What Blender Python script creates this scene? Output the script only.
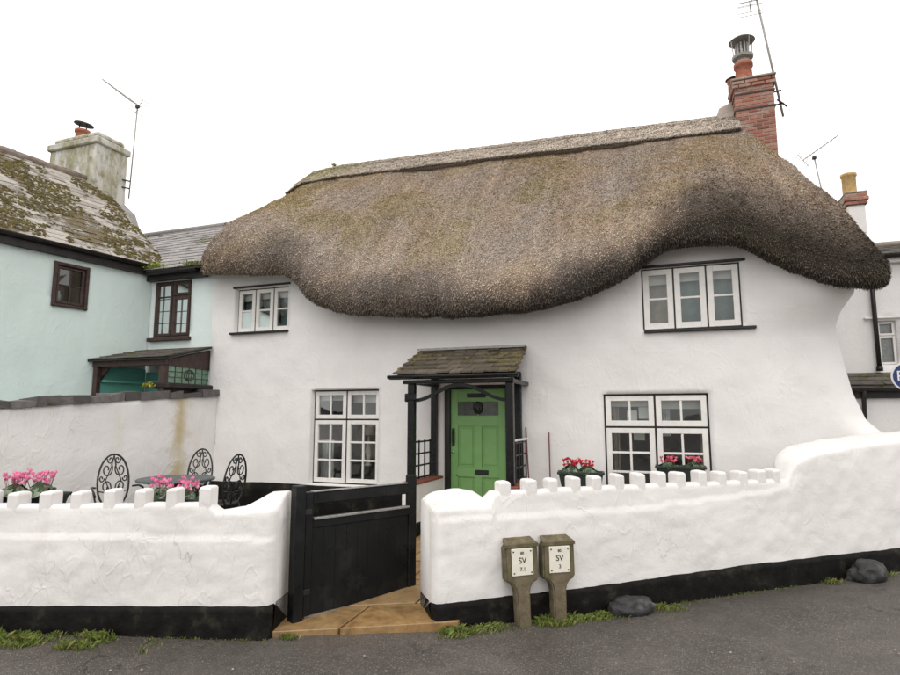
import bpy, bmesh, math, random
import numpy as np
from mathutils import Vector, Matrix, noise as mnoise
R = math.radians
random.seed(7); rng = np.random.default_rng(7)
sc = bpy.context.scene
for o in list(bpy.data.objects): bpy.data.objects.remove(o)
col = sc.collection

# ------------------------------------------------------------------ camera
cam_d = bpy.data.cameras.new('camera'); cam = bpy.data.objects.new('camera', cam_d); col.objects.link(cam)
cam.location = (0, -7.52, 1.6); cam.rotation_euler = (R(90 + 7.4), 0, R(20))
cam_d.sensor_width = 36; cam_d.lens = 24; cam_d.clip_start = .05; cam_d.clip_end = 2000
sc.camera = cam
# ------------------------------------------------------------------ sky and sun (overcast)
SUN_EL, SUN_AZ = R(58), R(172)
w = bpy.data.worlds.new('World'); sc.world = w; w.use_nodes = True
nt = w.node_tree; nt.nodes.clear()
sk = nt.nodes.new('ShaderNodeTexSky'); sk.sky_type = 'NISHITA'; sk.sun_disc = False
sk.sun_elevation = SUN_EL; sk.sun_rotation = SUN_AZ; sk.air_density = 1.0; sk.dust_density = 6.0; sk.ozone_density = .5
hs = nt.nodes.new('ShaderNodeHueSaturation'); hs.inputs['Saturation'].default_value = .15
mx = nt.nodes.new('ShaderNodeMix'); mx.data_type = 'RGBA'; mx.inputs['Factor'].default_value = .82   # cloud cover
mx.inputs[7].default_value = (12.7, 12.45, 12.15, 1)
bg = nt.nodes.new('ShaderNodeBackground'); bg.inputs['Strength'].default_value = .12
wo = nt.nodes.new('ShaderNodeOutputWorld')
nt.links.new(sk.outputs[0], hs.inputs['Color']); nt.links.new(hs.outputs[0], mx.inputs[6])
nt.links.new(mx.outputs[2], bg.inputs['Color']); nt.links.new(bg.outputs[0], wo.inputs['Surface'])
sl = bpy.data.lights.new('sun', 'SUN'); sl.energy = .5; sl.angle = R(30); sl.color = (1, .96, .9)
so = bpy.data.objects.new('sun', sl); col.objects.link(so)
so.rotation_euler = (R(90) - SUN_EL, 0, R(180) - SUN_AZ)
so.location = (0, -10, 12)
sc.view_settings.view_transform = 'Standard'; sc.view_settings.look = 'None'
sc.view_settings.exposure = .16; sc.view_settings.gamma = 1; sc.view_settings.use_curve_mapping = False
sc.render.engine = 'CYCLES'
sc.cycles.max_bounces = 8; sc.cycles.transparent_max_bounces = 12

# ------------------------------------------------------------------ materials
MATS = {}
class N:
    """small node-tree helper"""
    def __init__(s, name, rough=.6, spec=.3, metal=0):
        m = bpy.data.materials.new(name); m.use_nodes = True; s.m = m; s.t = m.node_tree
        s.b = s.t.nodes['Principled BSDF']; s.b.inputs['Roughness'].default_value = rough
        s.b.inputs['Specular IOR Level'].default_value = spec; s.b.inputs['Metallic'].default_value = metal
        MATS[name] = m; s._c = None
    def n(s, ty, **k):
        x = s.t.nodes.new(ty)
        for a, v in k.items():
            if a in x.inputs.keys(): x.inputs[a].default_value = v
            else: setattr(x, a, v)
        return x
    def l(s, a, b): s.t.links.new(a, b)
    def co(s):
        if s._c is None: s._c = s.n('ShaderNodeTexCoord').outputs['Object']
        return s._c
    def map(s, scale=(1,1,1), rot=(0,0,0)):
        x = s.n('ShaderNodeMapping'); x.inputs['Scale'].default_value = scale; x.inputs['Rotation'].default_value = rot
        s.l(s.co(), x.inputs['Vector']); return x.outputs[0]
    def noise(s, scale, detail=4, rough=.55, vec=None, dist=0):
        x = s.n('ShaderNodeTexNoise', Scale=scale, Detail=detail, Roughness=rough, Distortion=dist)
        s.l(vec if vec is not None else s.co(), x.inputs['Vector']); return x.outputs['Fac']
    def ramp(s, fac, stops):
        x = s.n('ShaderNodeValToRGB'); e = x.color_ramp.elements
        while len(e) < len(stops): e.new(.5)
        for i, (p, c) in enumerate(stops):
            e[i].position = p; e[i].color = (c, c, c, 1) if isinstance(c, (int, float)) else (*c, 1)
        s.l(fac, x.inputs['Fac']); return x.outputs['Color']
    def mix(s, fac, a, b, mode='MIX'):
        x = s.n('ShaderNodeMix', data_type='RGBA', blend_type=mode)
        for v, i in ((fac, 0), (a, 6), (b, 7)):
            if hasattr(v, 'is_output'): s.l(v, x.inputs[i])
            elif i == 0: x.inputs[0].default_value = v
            else: x.inputs[i].default_value = (*v, 1)
        return x.outputs[2]
    def math(s, op, a, b=0.):
        x = s.n('ShaderNodeMath', operation=op)
        for i, v in enumerate((a, b)):
            if hasattr(v, 'is_output'): s.l(v, x.inputs[i])
            else: x.inputs[i].default_value = v
        return x.outputs[0]
    def z(s):
        x = s.n('ShaderNodeSeparateXYZ'); s.l(s.n('ShaderNodeNewGeometry').outputs['Position'], x.inputs[0]); return x.outputs[2]
    def base(s, c):
        if hasattr(c, 'is_output'): s.l(c, s.b.inputs['Base Color'])
        else: s.b.inputs['Base Color'].default_value = (*c, 1)
        return s
    def rough(s, c): s.l(c, s.b.inputs['Roughness']); return s
    def bump(s, h, strength=.4, dist=.01):
        x = s.n('ShaderNodeBump', Strength=strength, Distance=dist); s.l(h, x.inputs['Height'])
        if getattr(s, '_b', None) is not None: s.l(s._b, x.inputs['Normal'])
        s._b = x.outputs[0]; s.l(s._b, s.b.inputs['Normal']); return s

def simple(name, c, rough=.6, spec=.3, var=.12, sc_=30, bump=.15, metal=0):
    k = N(name, rough, spec, metal)
    f = k.noise(sc_, 5)
    k.base(k.ramp(f, [(.3, tuple(v*(1-var) for v in c)), (.7, tuple(min(1, v*(1+var)) for v in c))]))
    k.rough(k.ramp(k.noise(sc_*.4, 3), [(.3, max(0, rough-.1)), (.7, min(1, rough+.1))]))
    if bump: k.bump(k.noise(sc_*2, 4), bump, .004)
    return k.m

def render_mat(name, c, stroke=0., dirt=.6, green=(.42, .43, .30)):
    """lime-washed render: lumpy, brush marked, faint streaky stains"""
    k = N(name, .75, .2)
    big = k.noise(1.1, 4, .6); fine = k.noise(45, 4, .6)
    a = k.mix(k.ramp(big, [(.35, 0), (.75, 1)]), c, tuple(v*.89 for v in c))
    st = k.noise(1.0, 5, .65, k.map((3.2, 3.2, .55)))
    a = k.mix(k.math('MULTIPLY', k.ramp(st, [(.56, 0), (.78, 1)]), .30*dirt), a, green)
    sp = k.noise(9, 5, .7)
    a = k.mix(k.math('MULTIPLY', k.ramp(sp, [(.66, 0), (.74, 1)]), .30*dirt), a, (.40, .36, .30))
    v_ = k.n('ShaderNodeTexVoronoi', feature='DISTANCE_TO_EDGE', Scale=1.7); mx_ = k.n('ShaderNodeVectorMath', operation='ADD'); nn_ = k.n('ShaderNodeTexNoise', Scale=3.5, Detail=4.); k.l(k.co(), nn_.inputs['Vector'])
    sc_n = k.n('ShaderNodeVectorMath', operation='SCALE'); sc_n.inputs['Scale'].default_value = .5; k.l(nn_.outputs['Color'], sc_n.inputs[0]); k.l(k.co(), mx_.inputs[0]); k.l(sc_n.outputs[0], mx_.inputs[1]); k.l(mx_.outputs[0], v_.inputs['Vector'])
    crk = k.math('MULTIPLY', k.ramp(v_.outputs['Distance'], [(.0, 1), (.006, 0)]), k.ramp(k.noise(1.6, 2), [(.52, 0), (.62, .45*min(1., dirt))]))
    a = k.mix(crk, a, (.30, .27, .24))
    k.base(a)
    if stroke:
        # sparse curved trowel ridges plus soft undulation
        def ridges(rot, scl, sc1, lo, seed):
            v = k.map(scl, rot)
            f = k.noise(sc1, 2, .45, v, 1.3)
            r_ = k.math('SUBTRACT', 1., k.math('MULTIPLY', k.math('ABSOLUTE', k.math('SUBTRACT', f, .5)), 34.))
            msk = k.ramp(k.noise(1.3+seed, 2, .5), [(lo, 0), (lo+.12, 1)])
            return k.math('MULTIPLY', k.math('MAXIMUM', r_, 0.), msk)
        r1 = ridges((R(20), R(48), R(25)), (1.5, 1.5, .55), 2.6, .44, .0)
        r2 = ridges((R(-15), R(-40), R(60)), (1.6, 1.6, .6), 2.2, .50, .6)
        k.bump(k.math('ADD', r1, r2), stroke, .010)
        k.bump(k.noise(2.2, 4, .55, k.map((1, 1, 1.5), (0, R(35), 0)), .7), stroke*.9, .05)
        k.bump(k.noise(7, 3, .6, k.map((2.2, 2.2, .7), (R(10), R(50), 0)), .6), stroke*.7, .016)
    k.bump(k.noise(9, 4, .6), .28, .016)
    k.bump(fine, .3, .003)
    return k.m
render_mat('white_render', (.80, .777, .765), .18, .35)
render_mat('white_rough_render', (.785, .757, .742), .26, 1.3)
render_mat('white_cap', (.78, .755, .715), .15, .55, (.40, .38, .16))
render_mat('mint_render', (.70, .81, .78), .2, .6, (.46, .58, .52))
render_mat('mint_pale_render', (.735, .815, .80), .18, .5, (.56, .62, .58))
render_mat('jade_render', (.16, .43, .36), .1, .3, (.2, .4, .3))
render_mat('side_wall_render', (.82, .80, .785), .34, 1.2, (.58, .50, .32))

def ledge_stain():
    m = MATS['side_wall_render']; t = m.node_tree; b = t.nodes['Principled BSDF']; src = b.inputs['Base Color'].links[0].from_socket
    def nd(ty, **k):
        x = t.nodes.new(ty)
        for a, v in k.items():
            if a in x.inputs.keys(): x.inputs[a].default_value = v
            else: setattr(x, a, v)
        return x
    g = nd('ShaderNodeNewGeometry'); sx = nd('ShaderNodeSeparateXYZ'); t.links.new(g.outputs['Position'], sx.inputs[0])
    n = nd('ShaderNodeTexNoise', Scale=5., Detail=5.); t.links.new(g.outputs['Position'], n.inputs['Vector'])
    a = nd('ShaderNodeMath', operation='ADD'); a.inputs[1].default_value = .62; t.links.new(sx.outputs[1], a.inputs[0])
    ab = nd('ShaderNodeMath', operation='ABSOLUTE'); t.links.new(a.outputs[0], ab.inputs[0])
    ad = nd('ShaderNodeMath', operation='MULTIPLY_ADD'); ad.inputs[1].default_value = .45; t.links.new(n.outputs['Fac'], ad.inputs[0]); t.links.new(ab.outputs[0], ad.inputs[2])
    r = nd('ShaderNodeValToRGB'); e = r.color_ramp.elements; e[0].position = .20; e[0].color = (.85, .85, .85, 1); e[1].position = .42; e[1].color = (0, 0, 0, 1); t.links.new(ad.outputs[0], r.inputs['Fac'])
    x = nd('ShaderNodeMix', data_type='RGBA'); t.links.new(r.outputs['Color'], x.inputs[0]); t.links.new(src, x.inputs[6]); x.inputs[7].default_value = (.52, .42, .22, 1)
    t.links.new(x.outputs[2], b.inputs['Base Color'])
ledge_stain()
def black_paint_wall():
    k = N('black_tar', .6, .12)
    f = k.noise(6, 6, .65)
    a = k.ramp(f, [(.3, (.003, .003, .003)), (.55, (.010, .009, .008)), (.68, (.030, .029, .020)), (.8, (.075, .068, .055))])
    k.base(a); k.bump(k.noise(12, 5), .6, .02); k.bump(k.noise(60, 4), .35, .005)
black_paint_wall()
simple('black_paint', (.008, .0085, .009), .3, .22, .35, 18, .12)
k_ = N('gate_paint', .32, .22); k_.base(k_.mix(k_.ramp(k_.noise(3.5, 6, .7), [(.52, 0), (.72, .5)]), (.008, .0085, .009), (.035, .036, .034))); k_.rough(k_.ramp(k_.noise(5, 5, .65), [(.35, .22), (.65, .55)])); k_.bump(k_.noise(26, 4, .6, k_.map((3, 3, .25))), .25, .004); k_.bump(k_.noise(90, 3), .15, .002)
simple('black_frame', (.014, .013, .012), .45, .4, .3, 20, .1)
simple('cast_iron', (.012, .013, .013), .42, .5, .3, 40, .2)
simple('white_paint', (.74, .72, .69), .4, .4, .06, 12, .08)
simple('cream_plate', (.70, .67, .58), .45, .4, .06, 20, .05)
simple('print_black', (.02, .02, .02), .6, .2, .1, 20, 0)
simple('brown_timber', (.060, .037, .032), .55, .3, .3, 14, .25)
simple('dark_fascia', (.018, .015, .014), .5, .35, .3, 14, .15)
simple('tabletop_metal', (.09, .105, .11), .5, .35, .2, 30, .1)
simple('grey_metal', (.30, .29, .275), .5, .5, .25, 40, .1, .5)
simple('dark_metal', (.06, .05, .045), .6, .4, .3, 40, .1, .3)
simple('cane', (.16, .06, .05), .6, .3, .25, 40, .1)
simple('planter_plastic', (.022, .030, .026), .5, .35, .25, 30, .1)
simple('soil', (.035, .024, .017), .95, .1, .3, 60, .6)
simple('red_tile', (.22, .075, .05), .75, .2, .25, 25, .3)
simple('clay_red', (.36, .135, .09), .8, .2, .25, 20, .3)
simple('ridge_clay', (.27, .22, .19), .85, .15, .3, 8, .4)
simple('clay_yellow', (.48, .33, .15), .8, .2, .22, 18, .3)
simple('mortar', (.34, .29, .25), .95, .1, .25, 40, .6)
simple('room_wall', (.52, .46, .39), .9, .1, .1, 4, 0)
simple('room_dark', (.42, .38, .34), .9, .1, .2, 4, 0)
simple('blind_white', (.72, .70, .66), .8, .2, .05, 10, 0)
simple('net_curtain', (.66, .66, .64), .9, .1, .06, 12, 0)
simple('curtain_teal', (.26, .34, .33), .9, .1, .12, 12, .1)
simple('curtain_brown', (.46, .385, .32), .9, .1, .12, 12, .1)
simple('lamp_shade_cloth', (.55, .47, .36), .8, .1, .08, 12, 0)
simple('chrome', (.55, .55, .55), .25, .5, .05, 10, 0, 1)
simple('blue_sign', (.018, .035, .14), .4, .4, .1, 10, .05)
simple('sign_white', (.75, .75, .76), .4, .4, .04, 10, 0)
simple('frost_glass', (.055, .07, .055), .25, .5, .25, 30, .2)
simple('stained_glass', (.16, .27, .19), .25, .5, .3, 22, .15)

def concrete():
    k = N('mossy_concrete', .9, .15)
    f = k.noise(14, 6, .7); g = k.noise(5, 5, .6)
    a = k.ramp(f, [(.3, (.085, .068, .042)), (.7, (.21, .17, .115))])
    a = k.mix(k.ramp(g, [(.48, 0), (.7, .75)]), a, (.075, .085, .026))
    k.base(a); k.bump(k.noise(70, 4), .6, .006)
concrete()
def door_green():
    k = N('green_paint', .38, .45)
    k.base(k.ramp(k.noise(5, 4), [(.3, (.185, .385, .125)), (.7, (.215, .43, .15))]))
    k.bump(k.noise(40, 3, .5, k.map((4, 4, .3))), .25, .004); k.rough(k.ramp(k.noise(8, 5, .65), [(.35, .28), (.65, .5)]))
door_green()
def glass():
    k = N('window_glass'); t = k.t; t.nodes.remove(k.b)
    tr = k.n('ShaderNodeBsdfTransparent'); tr.inputs[0].default_value = (.82, .86, .85, 1)
    gl = k.n('ShaderNodeBsdfGlossy', Roughness=.015); gl.inputs[0].default_value = (.9, .92, .93, 1)
    fr = k.n('ShaderNodeFresnel', IOR=1.72)
    bp = k.n('ShaderNodeBump', Strength=.06, Distance=.02); k.l(k.noise(2.5, 2), bp.inputs['Height']); k.l(bp.outputs[0], gl.inputs['Normal'])
    m = k.n('ShaderNodeMixShader'); k.l(fr.outputs[0], m.inputs[0]); k.l(tr.outputs[0], m.inputs[1]); k.l(gl.outputs[0], m.inputs[2])
    k.l(m.outputs[0], t.nodes['Material Output'].inputs['Surface'])
glass()
def asphalt():
    k = N('asphalt', .6, .4)
    g = k.n('ShaderNodeTexVoronoi', Scale=150); k.l(k.co(), g.inputs['Vector'])
    big = k.noise(.9, 5, .6); mid = k.noise(6, 5, .6)
    a = k.ramp(big, [(.3, (.070, .059, .051)), (.5, (.115, .099, .086)), (.7, (.165, .144, .127))])
    a = k.mix(k.ramp(mid, [(.45, 0), (.75, .5)]), a, (.058, .050, .044))
    sp = k.n('ShaderNodeSeparateXYZ'); k.l(g.outputs['Color'], sp.inputs[0])
    a = k.mix(k.ramp(sp.outputs[0], [(.87, 0), (.93, .75)]), a, (.30, .275, .25))
    a = k.mix(k.ramp(sp.outputs[1], [(.60, 0), (.9, .6)]), a, (.040, .035, .031))
    v2 = k.n('ShaderNodeTexVoronoi', feature='DISTANCE_TO_EDGE', Scale=.8); nn_ = k.n('ShaderNodeTexNoise', Scale=2.5, Detail=5.); k.l(k.co(), nn_.inputs['Vector'])
    ad = k.n('ShaderNodeVectorMath', operation='ADD'); k.l(k.co(), ad.inputs[0]); k.l(nn_.outputs['Color'], ad.inputs[1]); k.l(ad.outputs[0], v2.inputs['Vector'])
    a = k.mix(k.math('MULTIPLY', k.ramp(v2.outputs['Distance'], [(0, .8), (.012, 0)]), k.ramp(k.noise(.7, 3), [(.48, 0), (.58, 1)])), a, (.018, .016, .014))
    a = k.mix(k.ramp(k.noise(.45, 4, .6), [(.50, 0), (.56, .35)]), a, (.062, .054, .048))
    k.base(a); k.rough(k.ramp(k.noise(1.3, 5, .65), [(.38, .28), (.62, .66)]))
    k.bump(g.outputs['Distance'], 1.0, .008); k.bump(k.noise(60, 4, .7), .5, .008); k.bump(k.noise(9, 5), .4, .02)
asphalt()
def sandstone():
    k = N('sandstone', .5, .45)
    f = k.noise(3.2, 7, .72, None, .9); g = k.noise(12, 5, .65)
    oi = k.n('ShaderNodeObjectInfo').outputs['Random']
    a = k.ramp(f, [(.30, (.075, .048, .024)), (.46, (.31, .165, .05)), (.70, (.45, .29, .12))])
    a = k.mix(k.ramp(oi, [(0, 0), (1, .45)]), a, (.20, .155, .10))
    a = k.mix(k.ramp(g, [(.5, 0), (.75, .6)]), a, (.10, .082, .045))
    k.base(a); k.rough(k.ramp(f, [(.3, .3), (.7, .6)])); k.bump(g, .4, .012); k.bump(k.noise(60, 4), .25, .004)
sandstone()
def slate(name, c0, c1, mossy, mossc=(.115, .105, .018)):
    k = N(name, .62, .35)
    oi = k.n('ShaderNodeObjectInfo').outputs['Random']
    f = k.noise(14, 5, .6)
    a = k.mix(oi, c0, c1)
    a = k.mix(k.ramp(f, [(.4, 0), (.75, .55)]), a, tuple(v*.55 for v in c0))
    p = k.n('ShaderNodeNewGeometry').outputs['Position']
    g = k.noise(5, 6, .7, p); h = k.noise(1.1, 3, .5, p)
    mm = k.math('ADD', k.math('MULTIPLY', g, .65), k.math('MULTIPLY', h, .5))
    msk = k.ramp(mm, [(mossy, 0), (mossy+.06, 1)])
    a = k.mix(msk, a, k.ramp(k.noise(30, 4, .6, p), [(.3, tuple(v*.45 for v in mossc)), (.7, tuple(v*1.25 for v in mossc))]))
    k.base(a); k.bump(k.noise(35, 5), .5, .006); k.bump(msk, .8, .02)
slate('slate_lichen', (.29, .26, .225), (.47, .43, .385), .565, (.14, .105, .045))
slate('slate_clean', (.24, .22, .21), (.37, .35, .35), .635)
slate('slate_dark', (.085, .075, .062), (.14, .125, .105), .62)
slate('coping', (.085, .078, .076), (.19, .175, .17), .70)
slate('porch_tile', (.070, .056, .04), (.15, .125, .09), .60, (.15, .12, .055))
k_ = N('roof_moss', .95, .05); k_.base(k_.ramp(k_.noise(14, 5, .75), [(.30, (.038, .029, .018)), (.45, (.10, .078, .042)), (.58, (.135, .118, .038)), (.75, (.25, .21, .14))])); k_.bump(k_.noise(60, 4), .6, .01)
simple('moss', (.17, .20, .028), .95, .1, .45, 30, .6)
def brick():
    k = N('brick', .88, .15)
    oi = k.n('ShaderNodeObjectInfo').outputs['Random']
    a = k.ramp(oi, [(0, (.20, .09, .07)), (.35, (.33, .13, .095)), (.7, (.40, .19, .145)), (1, (.38, .25, .20))])
    f = k.noise(24, 5, .65)
    a = k.mix(k.ramp(f, [(.48, 0), (.75, .7)]), a, (.16, .10, .08))
    p = k.n('ShaderNodeNewGeometry').outputs['Position']
    a = k.mix(k.ramp(k.noise(4.5, 5, .7, p), [(.55, 0), (.7, .65)]), a, (.42, .38, .33))
    k.base(a); k.bump(f, .5, .006)
brick()
def stack_render():
    k = N('stained_stack', .85, .15)
    a = k.ramp(k.noise(2.2, 5, .6), [(.3, (.48, .47, .42)), (.7, (.62, .61, .57))])
    s = k.noise(1.6, 6, .7, k.map((3, 3, .8)))
    a = k.mix(k.ramp(s, [(.42, 0), (.60, .9)]), a, (.29, .27, .16))
    a = k.mix(k.ramp(k.noise(6, 6, .7), [(.52, 0), (.68, .75)]), a, (.17, .155, .10))
    k.base(a); k.bump(k.noise(20, 5), .4, .01)
stack_render()
def thatch_mat():
    k = N('thatch', .9, .12)
    at = k.n('ShaderNodeVertexColor', layer_name='straw'); c = at.outputs['Color']
    f = k.noise(38, 5, .65)
    c = k.mix(1.0, c, k.ramp(f, [(.3, .72), (.7, 1.2)]), 'MULTIPLY')
    k.base(c); k.bump(k.noise(70, 4, .6), .9, .02)
    k2 = N('straw', .85, .15)
    at = k2.n('ShaderNodeVertexColor', layer_name='straw'); k2.l(at.outputs['Color'], k2.b.inputs['Base Color'])
thatch_mat()
def leafy(name, cols, rough=.55):
    k = N(name, rough, .3)
    at = k.n('ShaderNodeVertexColor', layer_name='straw'); k.l(at.outputs['Color'], k.b.inputs['Base Color'])
    return k.m
leafy('leaf', None); leafy('petal', None, .7)
def stone():
    k = N('dark_boulder', .6, .35)
    f = k.noise(7, 6, .65)
    k.base(k.ramp(f, [(.3, (.012, .012, .013)), (.55, (.038, .037, .038)), (.75, (.16, .155, .15))]))
    k.bump(f, .7, .03); k.bump(k.noise(50, 4), .4, .006)
stone()
def earth():
    k = N('terrace_ground', .85, .2)
    f = k.noise(5, 6, .65)
    k.base(k.ramp(f, [(.3, (.07, .06, .045)), (.7, (.19, .16, .12))])); k.bump(k.noise(40, 5), .6, .01)
earth()
M = MATS

# ------------------------------------------------------------------ mesh helpers
class MB:
    def __init__(s): s.v = []; s.f = []; s.sm = False; s.c = None
    def add(s, vs, fs):
        o = len(s.v); s.v += [tuple(p) for p in vs]; s.f += [tuple(i+o for i in f) for f in fs]; return s
    def box(s, x0, x1, y0, y1, z0, z1, mt=None):
        vs = [Vector(p) for p in ((x0,y0,z0),(x1,y0,z0),(x1,y1,z0),(x0,y1,z0),(x0,y0,z1),(x1,y0,z1),(x1,y1,z1),(x0,y1,z1))]
        if mt: vs = [mt @ p for p in vs]
        return s.add(vs, [(0,3,2,1),(4,5,6,7),(0,1,5,4),(1,2,6,5),(2,3,7,6),(3,0,4,7)])
    def rbox(s, x0, x1, y0, y1, z0, z1, b=.01, mt=None):
        """box with chamfered edges"""
        b = min(b, (x1-x0)*.45, (y1-y0)*.45, (z1-z0)*.45)
        bm = bmesh.new(); bmesh.ops.create_cube(bm, size=1)
        for q in bm.verts:
            q.co = Vector(((x0+x1)/2+q.co.x*(x1-x0), (y0+y1)/2+q.co.y*(y1-y0), (z0+z1)/2+q.co.z*(z1-z0)))
        bmesh.ops.bevel(bm, geom=bm.edges[:], offset=b, segments=1, affect='EDGES')
        bm.verts.index_update()
        vs = [q.co.copy() for q in bm.verts]
        if mt: vs = [mt @ p for p in vs]
        s.add(vs, [[q.index for q in f.verts] for f in bm.faces]); bm.free(); return s
    def tube(s, pts, r, n=6, cap=True):
        pts = [Vector(p) for p in pts]; k = len(pts); rs = r if hasattr(r, '__len__') else [r]*k
        vs = []; up = None
        for i, p in enumerate(pts):
            t = (pts[min(i+1, k-1)]-pts[max(i-1, 0)]).normalized()
            if up is None: up = Vector((0,0,1)) if abs(t.z) < .9 else Vector((1,0,0))
            a = t.cross(up).normalized(); up2 = a.cross(t).normalized(); up = up2
            for j in range(n):
                q = 2*math.pi*j/n; vs.append(p + (a*math.cos(q)+up2*math.sin(q))*rs[i])
        fs = [(i*n+j, i*n+(j+1)%n, (i+1)*n+(j+1)%n, (i+1)*n+j) for i in range(k-1) for j in range(n)]
        if cap: fs += [tuple(reversed(range(n))), tuple((k-1)*n+j for j in range(n))]
        return s.add(vs, fs)
    def lathe(s, prof, n=20, c=(0,0,0)):
        vs = [(c[0]+r*math.cos(2*math.pi*j/n), c[1]+r*math.sin(2*math.pi*j/n), c[2]+z) for r, z in prof for j in range(n)]
        k = len(prof)
        fs = [(i*n+j, i*n+(j+1)%n, (i+1)*n+(j+1)%n, (i+1)*n+j) for i in range(k-1) for j in range(n)]
        fs += [tuple(reversed(range(n))), tuple((k-1)*n+j for j in range(n))]
        return s.add(vs, fs)
    def prism(s, poly, a, b):
        """poly: list of 3-D points; extruded from +a to +b (vectors)"""
        n = len(poly); a = Vector(a); b = Vector(b)
        vs = [Vector(p)+a for p in poly]+[Vector(p)+b for p in poly]
        return s.add(vs, [tuple(reversed(range(n))), tuple(range(n, 2*n))]+[(i, (i+1)%n, n+(i+1)%n, n+i) for i in range(n)])
    def mesh(s, name, mat, off=(0,0,0), smooth=None):
        me = bpy.data.meshes.new(name); o = Vector(off)
        me.from_pydata([tuple(Vector(p)-o) for p in s.v], [], s.f)
        if mat: me.materials.append(M[mat])
        bm = bmesh.new(); bm.from_mesh(me); bmesh.ops.recalc_face_normals(bm, faces=bm.faces[:]); bm.to_mesh(me); bm.free()
        if (s.sm if smooth is None else smooth): me.polygons.foreach_set('use_smooth', [True]*len(me.polygons))
        return me
    def build(s, name, mat, parent=None, smooth=None):
        off = origin(parent)
        if parent is None:
            a = np.array(s.v); off = Vector(((a[:,0].min()+a[:,0].max())/2, (a[:,1].min()+a[:,1].max())/2, a[:,2].min()))
        ob = bpy.data.objects.new(name, s.mesh(name, mat, off, smooth)); col.objects.link(ob)
        if parent is None: ob.location = off
        else: ob.parent = parent
        return ob
def origin(p):
    v = Vector((0,0,0))
    while p is not None: v = v + p.location; p = p.parent
    return v
def empty(name, loc, parent=None):
    o = bpy.data.objects.new(name, None); o.empty_display_size = .2; col.objects.link(o)
    o.location = Vector(loc) - origin(parent); o.parent = parent; return o
def tag(o, label=None, cat=None, group=None, kind=None):
    for k, v in (('label', label), ('category', cat), ('group', group), ('kind', kind)):
        if v: o[k] = v
    return o
def setcol(me, cols):
    at = me.color_attributes.new('straw', 'FLOAT_COLOR', 'POINT')
    at.data.foreach_set('color', np.asarray(cols, np.float32).ravel())
def fast_mesh(name, verts, quads, mat, cols=None):
    me = bpy.data.meshes.new(name); verts = np.asarray(verts, np.float32); quads = np.asarray(quads, np.int32)
    k = quads.shape[1]
    me.vertices.add(len(verts)); me.vertices.foreach_set('co', verts.ravel())
    me.loops.add(quads.size); me.loops.foreach_set('vertex_index', quads.ravel())
    me.polygons.add(len(quads)); me.polygons.foreach_set('loop_start', np.arange(0, quads.size, k, dtype=np.int32))
    me.update(calc_edges=True); me.materials.append(M[mat])
    if cols is not None: setcol(me, np.c_[cols, np.ones(len(cols))])
    return me
def inst(name, me, parent, mt):
    o = bpy.data.objects.new(name, me); col.objects.link(o); o.parent = parent; o.matrix_basis = mt; return o
def copy_tree(o, parent=None):
    c = o.copy(); col.objects.link(c); c.parent = parent
    for ch in list(o.children): copy_tree(ch, c)
    return c
def nz(x, y, z=0., s=1.): return mnoise.noise(Vector((x*s, y*s, z*s)))
def fb(x, y, z=0., s=1., o=4): return mnoise.fractal(Vector((x*s, y*s, z*s)), 1., 2., o)
def sst(a, b, x): t = max(0., min(1., (x-a)/(b-a))); return t*t*(3-2*t)
def interp(x, xs, ys): return float(np.interp(x, xs, ys))
def frange(a, b, step):
    n = max(1, int(math.ceil((b-a)/step - 1e-6))); return [a+(b-a)*i/n for i in range(n+1)]
def lines(a, b, step, cuts):
    c = sorted(set([a, b]+[q for q in cuts if a < q < b])); out = []
    for i in range(len(c)-1): out += frange(c[i], c[i+1], step)[:-1]
    return out+[b]
def wall_mesh(us, zs, openings, fn, depth):
    """sheet fn(u,z,d) with openings (u0,u1,z0,z1); reveals run back by depth"""
    mb = MB(); nu, nz_ = len(us), len(zs)
    mb.v = [tuple(fn(u, z, 0)) for u in us for z in zs]
    inside = lambda i, j: any(o[0]-1e-5 < (us[i]+us[i+1])/2 < o[1]+1e-5 and o[2]-1e-5 < (zs[j]+zs[j+1])/2 < o[3]+1e-5 for o in openings)
    hole = [[inside(i, j) for j in range(nz_-1)] for i in range(nu-1)]
    bk = {}
    def back(i, j):
        if (i, j) not in bk: bk[(i, j)] = len(mb.v); mb.v.append(tuple(fn(us[i], zs[j], depth)))
        return bk[(i, j)]
    for i in range(nu-1):
        for j in range(nz_-1):
            if not hole[i][j]: mb.f.append((i*nz_+j, (i+1)*nz_+j, (i+1)*nz_+j+1, i*nz_+j+1)); continue
            if not hole[i-1][j]: mb.f.append((i*nz_+j, i*nz_+j+1, back(i, j+1), back(i, j)))
            if not hole[i+1][j]: mb.f.append(((i+1)*nz_+j, (i+1)*nz_+j+1, back(i+1, j+1), back(i+1, j)))
            if j == 0 or not hole[i][j-1]: mb.f.append((i*nz_+j, (i+1)*nz_+j, back(i+1, j), back(i, j)))
            if j+1 >= nz_-1 or not hole[i][j+1]: mb.f.append((i*nz_+j+1, (i+1)*nz_+j+1, back(i+1, j+1), back(i, j+1)))
    return mb

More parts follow.
